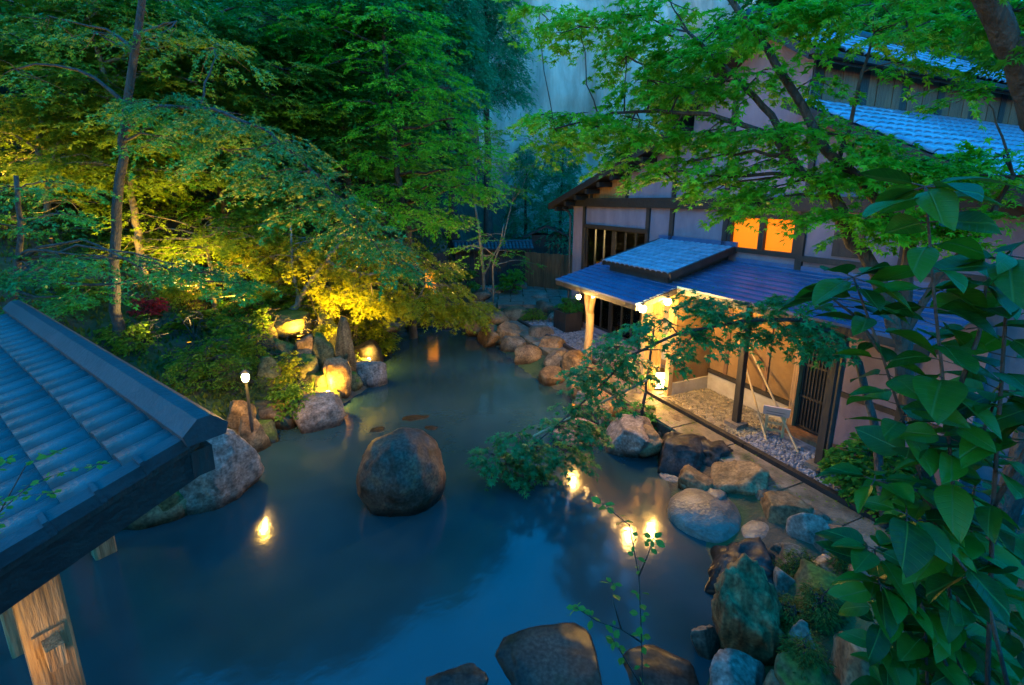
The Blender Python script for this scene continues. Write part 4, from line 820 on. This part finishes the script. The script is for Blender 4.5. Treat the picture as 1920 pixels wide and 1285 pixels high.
make_tree('golden_maple', 'bushy golden lit maple filling the bank behind the standing stones', [(rooted(pp([(600,600,16.2),(606,540,16.2),(620,480,16.1),(640,420,16)])),.10,.04),(pp([(606,540,16.2),(560,480,15.8),(520,440,15.6)]),.05,.02)],
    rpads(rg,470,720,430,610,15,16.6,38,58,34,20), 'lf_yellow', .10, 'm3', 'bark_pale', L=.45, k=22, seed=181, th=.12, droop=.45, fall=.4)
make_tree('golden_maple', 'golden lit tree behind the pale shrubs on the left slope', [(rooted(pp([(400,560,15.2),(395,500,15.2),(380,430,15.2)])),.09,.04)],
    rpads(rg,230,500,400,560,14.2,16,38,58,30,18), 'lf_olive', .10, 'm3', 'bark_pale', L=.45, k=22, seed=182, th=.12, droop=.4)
# ---- far end thin trees and conifers
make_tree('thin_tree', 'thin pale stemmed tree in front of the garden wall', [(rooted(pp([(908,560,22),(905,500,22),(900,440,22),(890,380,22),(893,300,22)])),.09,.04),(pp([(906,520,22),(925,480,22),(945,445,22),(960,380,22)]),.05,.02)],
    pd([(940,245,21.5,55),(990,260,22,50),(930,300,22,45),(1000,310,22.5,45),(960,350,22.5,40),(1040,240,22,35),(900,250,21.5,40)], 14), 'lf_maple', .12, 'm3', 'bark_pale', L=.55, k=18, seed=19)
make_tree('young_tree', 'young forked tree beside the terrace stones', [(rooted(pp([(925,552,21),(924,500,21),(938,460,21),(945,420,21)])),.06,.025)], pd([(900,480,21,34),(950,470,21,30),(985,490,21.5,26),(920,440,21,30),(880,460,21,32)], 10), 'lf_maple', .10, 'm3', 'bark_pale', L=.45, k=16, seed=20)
def conifer(name, label, px, pyb, Y, h, r, seed, lm='lf_cedar', group=None, n=42, sp=22, z0f=.06):
    rng = random.Random(seed); p = at(px, pyb, Y); g = G(p[0], p[1]); pads = []
    for i in range(n):
        t = z0f+(1-z0f)*(i/n); a = i*2.4+rng.uniform(-.3,.3); rr_ = r*(1-t)**.75*rng.uniform(.55,.85)
        pads.append(((p[0]+rr_*math.cos(a), p[1]+rr_*math.sin(a), g+h*t+.3), max(.25, r*(1-t)*.45), sp))
    return make_tree(name, label, [([np.array((p[0],p[1],g-.2)), np.array((p[0],p[1],g+h*.5)), np.array((p[0]+.1,p[1],g+h))],.05+h*.012,.03)], pads, lm, .22, 'n', L=.9, k=26, seed=seed, droop=.8, th=.2, fall=.5, group=group, jit=.6)
conifer('cedar_tree', 'tall blue green cedar in front of the pale cliff', 915, 480, 31, 22, 4.4, 31, n=52, sp=34, z0f=.5)
conifer('cedar_tree', 'tall blue green cedar leaning against the bright maple', 850, 480, 27, 19, 3.0, 32, n=40, sp=26, z0f=.42)
conifer('conifer', 'short conifer between the hut and the inn roof', 1050, 470, 30, 8.5, 1.9, 33, n=26, sp=18)
conifer('conifer', 'slim conifer behind the garden wall', 985, 450, 33, 8, 1.5, 34, n=22, sp=16)
# ---- wooded slopes behind: three kinds of tree, copied
def proto(name, label, h, r, lm, seed, ls=.22, n=34, sp=20):
    rng = random.Random(seed); pads = []
    for i in range(n):
        t = rng.uniform(.22,1); a = rng.uniform(0,6.28); q = r*math.sqrt(max(.05,1-((t-.58)/.5)**2))*rng.uniform(.35,1); pads.append(((q*math.cos(a),q*math.sin(a),h*t), r*.34, sp))
    return make_tree(name, label, [([np.array((0,0,-.3)), np.array((.1,0,h*.4)), np.array((-.1,.1,h*.85))],.20,.06)], pads, lm, ls, 'q', L=.8, k=24, seed=seed, th=.3, jit=.6, group='trees on the wooded slopes')
def copy_tree(o, loc, rz, s, label=None):
    c = o.copy(); COL.objects.link(c); c.location = loc; c.rotation_euler[2] = rz; c.scale = (s,s,s)
    if label: c['label'] = label
    for ch in o.children: d = ch.copy(); COL.objects.link(d); d.parent = c
    return c
kinds = [proto('hillside_tree','dark broadleaf tree among others on the wooded slope behind the garden',10,3.2,'lf_dark',41), proto('hillside_tree','mid green broadleaf tree among others on the wooded slope behind the garden',9,3.0,'lf_forest',42), proto('hillside_tree','fresh green leafy tree among others on the wooded slope behind the garden',8,2.8,'lf_maple',43)]
spots = []
for (x,y) in [(-14,20),(-18,23),(-22,19),(-12,25),(-16,29),(-9,29),(-20,32),(-26,27),(-12,34),(-7,34),(-24,38),(-16,39),(-9,41),(-30,34),(-32,22),(-28,15),(-20,14),(-24,10),(-6,30),(-8,37),(-8,24.5),(-36,42),(-28,46),(-18,47),(-34,12)]: spots.append((x,y))
rgt = [(17,23),(21,20),(25,17),(14,27),(19,28),(24,24),(29,20),(28,13),(33,16),(22,33),(16,33),(31,26),(12,31),(15,36),(19,36),(24,37),(27,30),(33,34),(20,41),(27,42)]
rg2 = random.Random(4)
for i, (x,y) in enumerate(spots+rgt):
    kd = (0,1,0,1,2)[i%5] if x < 0 else (1,2,2)[i%3]; o = kinds[kd]; loc = (x+rg2.uniform(-1,1), y+rg2.uniform(-1,1)); g = G(*loc); s = rg2.uniform(.85,1.3)*(1.25 if y > 24 and x > 5 else 1)
    if not o.get('placed'): o['placed'] = 1; o.location = (*loc, g); o.scale = (s,s,s)
    else: c = copy_tree(o, (*loc, g), rg2.uniform(0,6.28), s)
for o in bpy.data.objects:
    if 'placed' in o: del o['placed']
# ---- right maple close to the camera
rm = [(1090,50,7.0,62),(1150,25,6.9,60),(1175,105,6.9,60),(1240,60,6.7,62),(1215,150,6.8,58),(1300,95,6.5,62),(1280,165,6.6,60),(1355,150,6.4,62),(1350,50,6.4,62),(1425,135,6.2,50,9),(1075,215,7.1,55),(1130,240,7.0,60),(1200,225,6.9,60),(1050,255,7.1,45),(1260,255,6.7,60),
      (1330,245,6.5,58),(1185,300,6.9,45,8),(1245,325,6.8,45,10),(1300,300,6.6,55),(1400,245,6.3,58),(1440,300,6.2,55),(1475,345,6.1,50),(1360,345,6.5,48),(1500,10,6.0,50),(1545,250,5.9,42,9),(1600,270,5.8,42,9),(1620,290,5.7,45),(1700,50,5.6,58),(1690,330,5.6,42),(1570,400,5.8,38),
      (1640,420,5.7,40),(1740,300,5.5,40,9),(1800,30,5.4,50),(1820,325,5.4,40,9),(1880,290,5.3,45),(1790,320,5.4,42),(1905,330,5.3,48),(1850,400,5.3,48),(1450,30,6.1,58),(1560,15,5.9,58),(1250,0,6.7,60),(1650,5,5.7,55),(1900,40,5.3,55),(1530,330,5.9,42),(1480,235,6.0,45),(1420,380,6.2,40),(1010,20,7.2,45),(1020,215,7.3,35),
      (1700,400,5.6,36),(1740,430,5.5,36),(1690,120,5.6,30,5),(1830,170,5.4,30,6),(1520,150,5.9,34,6)]
b0 = gz(1745, 930, .6)
make_tree('maple_tree', 'wide bright green maple in front of the inn with dark crossing branches', [
    (rooted([b0, at(1715,760,5.9), at(1690,640,5.8), at(1645,520,5.8)]),.12,.085),
    (pp([(1645,520,5.8),(1585,430,5.85),(1562,360,5.9),(1500,325,6.0),(1445,215,6.15),(1385,150,6.3),(1290,60,6.5)]),.08,.02),
    (pp([(1690,640,5.8),(1705,460,5.7),(1605,330,5.75),(1550,285,5.8),(1505,200,5.9),(1440,95,6.0),(1380,15,6.2),(1340,-50,6.3)]),.07,.03),
    (pp([(1500,325,6.0),(1450,255,6.1),(1330,215,6.4),(1235,208,6.7),(1150,212,6.9),(1040,242,7.1)]),.04,.012),
    (pp([(1560,340,5.9),(1590,250,5.9),(1610,160,5.8),(1640,60,5.8)]),.03,.012),
    (pp([(1690,640,5.8),(1760,520,5.6),(1850,420,5.3),(1900,330,5.2)]),.05,.02)],
    pd(rm, 15), 'lf_maple_bright', .08, 'm5', L=.42, k=24, seed=51, dens=1.6, th=.05, droop=.30, fall=.25)
q0 = at(1990,560,4.6)
make_tree('maple_tree', 'thick dark trunk of a tree rising beside the broadleaf shrub', [(rooted([q0, at(1960,260,4.4), at(1905,110,4.3), at(1845,-20,4.2), at(1790,-160,4.1)]),.11,.08)],
    pd([(1760,-120,4.2,110),(1880,-80,4.2,100),(1960,60,4.4,70),(1900,20,4.3,40,8)], 14), 'lf_maple', .08, 'm5', L=.4, k=20, seed=52, th=.06)
# ---- low dark maple spreading in front of the entrance
lmb = gz(1660, 985, .5)
lp = [(1000,845,8.0,40),(955,870,8.0,34),(945,905,7.95,28,14),(925,850,8.0,26,12),(1045,800,8.0,44),(1090,760,7.95,44),(1060,845,8.0,30),(1130,715,7.9,46),(1175,675,7.8,46),(1105,690,7.9,28),(1180,620,7.7,30,8),(1250,600,7.6,38),(1305,625,7.5,36),(1350,590,7.4,42),(1405,570,7.3,42),(1460,600,7.2,42),(1320,560,7.4,32),(1265,665,7.7,24,6),(1500,560,7.1,36),(1525,610,7.0,38),(1400,620,7.3,30),(1150,650,7.8,34),(1000,885,8.0,26),(1560,640,6.9,40),(1085,800,7.95,30),(975,820,8.0,28)]
make_tree('maple_tree', 'low dark green maple bough trained sideways in front of the lit entrance', [
    (rooted([lmb, at(1640,800,6.75), at(1610,680,6.9), at(1560,625,7.0), at(1500,600,7.1)]),.07,.04),
    (pp([(1500,600,7.1),(1420,600,7.25),(1340,612,7.4),(1270,625,7.6),(1180,668,7.8),(1130,720,7.9),(1070,775,7.95),(1000,835,8.0),(950,870,8.0)]),.035,.009)],
    pd(lp, 15), 'lf_teal', .095, 'm5', L=.34, k=15, seed=53, th=.04, droop=.4, fall=.35)
make_tree('sapling_tree', 'slim dark stemmed tree by the entrance rocks', [(rooted([gz(1202,782,.4), at(1212,720,9.9), at(1222,650,9.9), at(1226,610,9.9)]),.045,.02)], pd([(1215,700,9.9,24,5),(1205,760,9.9,30,8),(1225,640,9.9,22,4)], 6), 'lf_dark', .10, 'm5', L=.25, k=12, seed=54)
# bamboo props
def prop(label, a, b):
    a, b = np.array(a), np.array(b); t = empty('bamboo_prop', tuple(a)); tag(t, label, 'prop'); MB().tube([(0,0,0), tuple((b-a)*.5), tuple(b-a)], .022, 7).build('pole', MATS['bamboo'], t)
    for s in (.25,.5,.75):
        c = (b-a)*s; d = (b-a)/np.linalg.norm(b-a); MB().tube([tuple(c-d*.012), tuple(c+d*.012)], .027, 7).build('node_ring', MATS['bamboo'], t)
g_ = gz(1125, 832, .05); prop('upright bamboo prop standing under the low maple bough', (g_[0],g_[1],-.1), at(1126,766,g_[1]))
prop('bamboo pole laid across under the low maple bough', at(1000,818,8.1), at(1215,712,8.0))
for i,(a,b,lab) in enumerate((((1444,735),(1400,640),'longer thin pole leaning on the porch wall'),((1405,712),(1385,640),'shorter thin pole leaning on the porch wall'))):
    d = ray(*a); t = (-.75+BC@VX)/(d[:2]@VX); A_ = d*t+np.array((0,0,H)); d = ray(*b); t = (-.32+BC@VX)/(d[:2]@VX); B_ = d*t+np.array((0,0,H)); dr_ = A_-B_; k_ = (A_[2]-.43)/max(.05,-dr_[2]); prop(lab, A_+dr_*k_, B_)
# ---- shrubs
def shrub(label, px, py, Y, wpx, hpx, lm, ls, n, seed, templ='q', name='shrub', group=None, z=None, L=.25, k=14):
    p = at(px, py, Y); g = G(p[0], p[1]) if z is None else z; r = wpx/F*Y/2; h = max(.25, hpx/F*Y); rng = random.Random(seed); pads = []; tr = []
    for i in range(n):
        a = rng.uniform(0,6.28); t = rng.uniform(.25,1); q = r*math.sqrt(max(.05,1-(t*.95)**2))*rng.uniform(.3,1); pads.append(((p[0]+q*math.cos(a), p[1]+q*math.sin(a), g+h*t*.92), r*.33, 9))
    for i in range(4):
        a = i*1.6+rng.uniform(0,.6); tr.append(([np.array((p[0],p[1],g-.1)), np.array((p[0]+r*.2*math.cos(a),p[1]+r*.2*math.sin(a),g+h*.4)), np.array((p[0]+r*.45*math.cos(a),p[1]+r*.45*math.sin(a),g+h*.75))],.02,.008))
    return make_tree(name, label, tr, pads, lm, ls, templ, L=L, k=k, seed=seed, th=.06, group=group, cat='shrub', jit=.6, parts=('stem','foliage'))
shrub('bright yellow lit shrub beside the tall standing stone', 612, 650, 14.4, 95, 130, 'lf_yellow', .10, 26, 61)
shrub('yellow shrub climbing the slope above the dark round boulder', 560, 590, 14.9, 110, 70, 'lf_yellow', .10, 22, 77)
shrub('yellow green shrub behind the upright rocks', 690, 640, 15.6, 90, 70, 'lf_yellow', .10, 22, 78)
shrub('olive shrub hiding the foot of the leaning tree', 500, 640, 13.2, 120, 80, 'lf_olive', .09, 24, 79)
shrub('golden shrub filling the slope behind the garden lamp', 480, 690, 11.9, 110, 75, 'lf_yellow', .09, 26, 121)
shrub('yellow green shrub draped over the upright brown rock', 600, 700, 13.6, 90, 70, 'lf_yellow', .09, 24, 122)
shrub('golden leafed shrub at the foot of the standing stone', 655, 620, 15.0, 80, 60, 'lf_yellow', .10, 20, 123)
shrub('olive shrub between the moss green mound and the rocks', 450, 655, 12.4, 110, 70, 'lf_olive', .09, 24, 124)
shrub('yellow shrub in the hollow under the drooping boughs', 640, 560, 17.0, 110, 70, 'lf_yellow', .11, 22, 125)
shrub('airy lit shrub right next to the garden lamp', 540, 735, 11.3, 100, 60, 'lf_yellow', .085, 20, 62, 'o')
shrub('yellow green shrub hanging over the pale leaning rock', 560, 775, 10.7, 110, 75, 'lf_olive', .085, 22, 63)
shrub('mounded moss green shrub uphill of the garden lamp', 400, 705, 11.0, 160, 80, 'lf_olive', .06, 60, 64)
shrub('pale leaved shrub glowing over an assumed uplight', 360, 610, 12.6, 90, 60, 'lf_yellow', .09, 18, 65, 'o')
shrub('olive shrub behind the shelter ridge', 265, 660, 11.6, 110, 60, 'lf_olive', .08, 22, 66)
shrub('small shrub with red leaves among the pale shrubs', 272, 560, 12.8, 40, 30, 'lf_red', .08, 8, 67)
shrub('dark green shrub below the moss green mound', 455, 740, 10.6, 90, 60, 'lf_moss', .06, 26, 68, 'n')
shrub('round clipped shrub among the upper terrace stones', 1003, 600, 18.6, 46, 24, 'lf_olive', .06, 16, 69)
shrub('leafy plant growing in the dark planter box', 1066, 575, 17.6, 36, 26, 'lf_forest', .09, 10, 70, z=1.05)
shrub('small fern like bush at the foot of the low maple', 1195, 790, 9.9, 60, 34, 'lf_dark', .09, 12, 71)
shrub('bushy shrub growing by the garden wall', 960, 530, 23.5, 45, 50, 'lf_maple', .11, 12, 72)
shrub('leafy bush beside the plank fence', 870, 510, 22.5, 70, 60, 'lf_forest', .11, 16, 73)
shrub('dark bush on the bank beneath the drooping boughs', 700, 600, 18.8, 80, 50, 'lf_olive', .1, 18, 74)
shrub('leafy bush against the right wall of the inn', 1650, 850, 6.9, 150, 130, 'lf_forest', .085, 26, 75, 'o')
shrub('low bush behind the broadleaf shrub', 1780, 880, 5.8, 170, 110, 'lf_dark', .08, 22, 76, 'o')
for i,(x,y,Y,wp,hp) in enumerate(((150,640,12,110,50),(60,600,13,110,50),(200,560,14,90,50),(330,530,14.5,90,55),(440,560,14.8,80,50),(480,520,16,90,60),(250,520,15.5,80,50),(120,500,16,90,60),(540,500,17,80,60),(400,480,17.5,100,60),(620,520,17.5,90,50),(790,560,20.5,60,30))):
    shrub(('olive','leafy green','fine mossy')[i%3]+' undergrowth bush on the left slope', x, y, Y, wp, hp, ('lf_olive','lf_forest','lf_moss')[i%3], .09, 16, 80+i, 'q', group='undergrowth on the left slope')
for i,(x,y,z,wp,hp) in enumerate(((1500,1060,.5,60,28),(1540,1130,.75,70,30),(1480,1150,.6,60,28),(1590,1060,.6,60,30),(1510,1230,.75,60,30),(1620,1110,.7,60,30))):
    p = gz(x,y,z); shrub('tuft of moss and fern on the corner bank', x, y, p[1], wp, hp, 'lf_moss', .05, 12, 100+i, 'n', name='fern_tuft', group='fern tufts on the corner bank', z=z-.12, L=.12)
# low grass and moss leaves carpeting the slope
rs = np.random.RandomState(9); xs_ = rs.uniform(-17,-3.2,26000); ys_ = rs.uniform(8,27,26000); sd_ = poolsd(xs_, ys_); ok = (sd_ > .5); xs_, ys_ = xs_[ok], ys_[ok]
P = np.stack([xs_, ys_, ground(xs_, ys_)+.0], -1); A = rs.normal(0,.5,P.shape); A[:,2] = 1.0; N = rs.normal(0,1,P.shape)
tag(mkobj('ground_cover', leafmesh('ground_cover', P, A, N, rs.uniform(.06,.20,len(P)), 'q', MATS['lf_moss'])), 'low green ground cover carpeting the left slope', kind='stuff')
# ---- broad leaved shrub in the right foreground, every leaf a part
def bigleaf(seed):
    rng = random.Random(seed); b = MB(); n = 8; cv = rng.uniform(.08,.42); tw = rng.uniform(-.2,.2); fold = rng.uniform(.05,.5); wf = rng.uniform(.27,.40)
    V = []
    for i in range(n+1):
        t = i/n; wdt = wf*(math.sin(math.pi*min(1,t**.78*1.0)))**.8*(1-.15*t) if 0 < i < n else .0
        z = -cv*t*t*1.2+.02
        for s in (-1,-.5,0,.5,1): V.append((t, s*wdt+tw*t*t, z+abs(s)*wdt*fold-(.02 if s == 0 else 0)+.012*math.sin(t*9+s*2)))
    Fc = [(i*5+j, (i+1)*5+j, (i+1)*5+j+1, i*5+j+1) for i in range(n) for j in range(4)]
    me = bpy.data.meshes.new('leaf'); me.from_pydata(V, [], Fc); me.update(); me.validate(); me.materials.append(MATS['lf_broad']); me.polygons.foreach_set('use_smooth', np.ones(len(me.polygons), bool)); return me
BL = [bigleaf(s) for s in range(10)]
def leafplant(name, label, stems, spacing, size, seed, meshes, stem_r, group=None, tip=True, skip=0.0, flat=.35, stemmat='bark'):
    rng = random.Random(seed); pts0 = stems[0]; gx = G(pts0[0][0], pts0[0][1]); root = empty(name, (pts0[0][0], pts0[0][1], gx)); org = np.array(root.location); tag(root, label, 'shrub', group); mb = MB()
    for si, pts in enumerate(stems):
        pts = [np.array(p, float) for p in pts]
        if si == 0 or stems[si][0][2] < stems[0][0][2]+.02: pts = [np.array((pts[0][0], pts[0][1], G(pts[0][0],pts[0][1])-.1))]+pts
        n = len(pts); mb.tube([p-org for p in pts], np.linspace(stem_r, stem_r*.4, n), 6); lf = []
        for i in range(1 if len(pts) > 2 else 0, n-1):
            L = np.linalg.norm(pts[i+1]-pts[i]); m = max(1, int(L/spacing))
            for s in range(m): lf.append((pts[i]+(pts[i+1]-pts[i])*((s+.5)/m), unit(pts[i+1]-pts[i])))
        ang = rng.uniform(0,6.28)
        if tip: lf += [(pts[-1], unit(pts[-1]-pts[-2]))]*3
        for p, d in lf:
            if rng.random() < skip: continue
            for w_ in (0, math.pi):
                a = ang+w_+rng.uniform(-.4,.4); A = Vector((math.cos(a), math.sin(a), rng.uniform(-.45,.35))).normalized(); N = Vector((rng.gauss(0,flat), rng.gauss(0,flat), 1)); N = (N-A*N.dot(A)).normalized(); B = N.cross(A); s = size*rng.uniform(.65,1.2)
                pet = np.array(A)*size*.22; mb.tube([p-org, p-org+pet], stem_r*.25, 4)
                o = mkobj('leaf', rng.choice(meshes), root); o.matrix_basis = Matrix(((A.x*s,B.x*s,N.x*s,p[0]-org[0]+pet[0]),(A.y*s,B.y*s,N.y*s,p[1]-org[1]+pet[1]),(A.z*s,B.z*s,N.z*s,p[2]-org[2]+pet[2]),(0,0,0,1)))
            ang += 1.57+rng.uniform(-.4,.4)
    mb.build('stem', MATS[stemmat], root, True); return root
leafplant('broadleaf_shrub', 'dark broadleaf shrub with big glossy leaves rising in front of the inn wall', [pp(s) for s in [[(1800, 1330, 1.75), (1795, 1000, 1.65), (1775, 780, 1.58), (1752, 560, 1.52), (1735, 350, 1.48)], [(1850, 1330, 1.6), (1862, 950, 1.55), (1882, 650, 1.5), (1893, 480, 1.47)], [(1900, 1330, 1.55), (1850, 1120, 1.52), (1765, 1010, 1.55), (1700, 965, 1.58)], [(1862, 950, 1.55), (1920, 850, 1.5), (1960, 760, 1.5)], [(1775, 790, 1.58), (1835, 630, 1.55), (1850, 530, 1.52)]]], .066, .165, 5, BL, .009)
leafplant('broadleaf_shrub', 'leafy broadleaf shrub beside the mossy corner bank with leaves over the path', [pp(s) for s in [[(1800, 1330, 1.75), (1775, 1050, 1.72), (1712, 850, 1.68), (1652, 660, 1.65), (1600, 520, 1.62)], [(1672, 1330, 1.9), (1652, 1150, 1.85), (1640, 1030, 1.8)], [(1810, 1330, 1.7), (1725, 1130, 1.7), (1650, 1095, 1.7)], [(1740, 1330, 1.8), (1735, 1180, 1.78), (1720, 1080, 1.75)], [(1830, 1330, 2.1), (1800, 1180, 2.1), (1780, 1050, 2.1), (1740, 960, 2.1)], [(1900, 1330, 2.0), (1890, 1150, 2.0), (1880, 1000, 2.0)], [(1760, 1330, 2.2), (1730, 1240, 2.2), (1690, 1160, 2.2)], [(1810, 1250, 1.9), (1800, 1100, 1.9), (1830, 900, 1.9), (1810, 780, 1.9)], [(1795, 1000, 1.65), (1720, 920, 1.62), (1640, 900, 1.62)], [(1775, 900, 1.6), (1840, 820, 1.6), (1870, 740, 1.6)], [(1652, 660, 1.65), (1600, 590, 1.75), (1560, 560, 1.8)]]], .066, .165, 8, BL, .009)
def smallleaf():
    V = [(0,0,0),(.25,.26,.03),(.6,.32,.04),(1,0,-.03),(.6,-.32,.04),(.25,-.26,.03)]; me = bpy.data.meshes.new('leaf'); me.from_pydata(V+[(.3,0,-.02),(.65,0,-.03)], [], [(0,6,1),(1,6,7,2),(2,7,3),(0,5,6),(5,4,7,6),(4,3,7)]); me.update(); me.materials.append(MATS['lf_forest']); return me
SLf = [smallleaf()]
leafplant('sapling', 'thin young sapling with small round leaves in front of the pool', [pp(s) for s in (
    [(1205,1330,2.5),(1203,1200,2.5),(1198,1080,2.5),(1180,985,2.5),(1130,945,2.5)],
    [(1203,1205,2.5),(1165,1180,2.5),(1120,1165,2.5),(1080,1140,2.5)],[(1198,1080,2.5),(1215,1040,2.5),(1225,1010,2.5)],[(1165,1180,2.5),(1150,1130,2.5),(1148,1095,2.5)],[(1204,1290,2.5),(1175,1240,2.5),(1150,1200,2.5)])], .075, .062, 6, SLf, .006, flat=.6, skip=.25)
leafplant('twig_plant', 'fine leafy twigs reaching across the shelter roof tiles', [pp(q) for q in ([(-60,1120,1.95),(0,960,1.9),(60,905,1.88),(120,885,1.86),(185,870,1.85)],[(0,960,1.9),(50,870,1.88),(110,845,1.86)],[(-60,1120,1.95),(-20,940,1.9),(40,930,1.88),(100,925,1.86)],[(-60,1120,1.95),(-30,900,1.9),(10,860,1.88)])], .035, .034, 7, SLf, .003, flat=.6)
def fallen(label, pts, seed, sz=.05):
    rs = np.random.RandomState(seed); P = np.array(pts); A = rs.normal(0,1,P.shape); A[:,2] = rs.normal(0,.1,len(P)); N = np.array((0,0,1.0))+rs.normal(0,.25,P.shape)
    tag(mkobj('fallen_leaves', leafmesh('fallen_leaves', P, A, N, rs.uniform(.6,1.3,len(P))*sz, 'm3', MATS['lf_olive'])), label, kind='stuff')
rs = np.random.RandomState(21); fallen('fallen leaves scattered on the stone path', [P3(rs.uniform(0,13), rs.uniform(-2.74,-2.05), .475) for _ in range(260)], 1)
fallen('fallen leaves scattered on the canopy roof', [P3(u_, v_, mz(v_)+.03) for u_, v_ in zip(rs.uniform(7.9,12.4,110), rs.uniform(-1.85,-.1,110))], 2, .06)
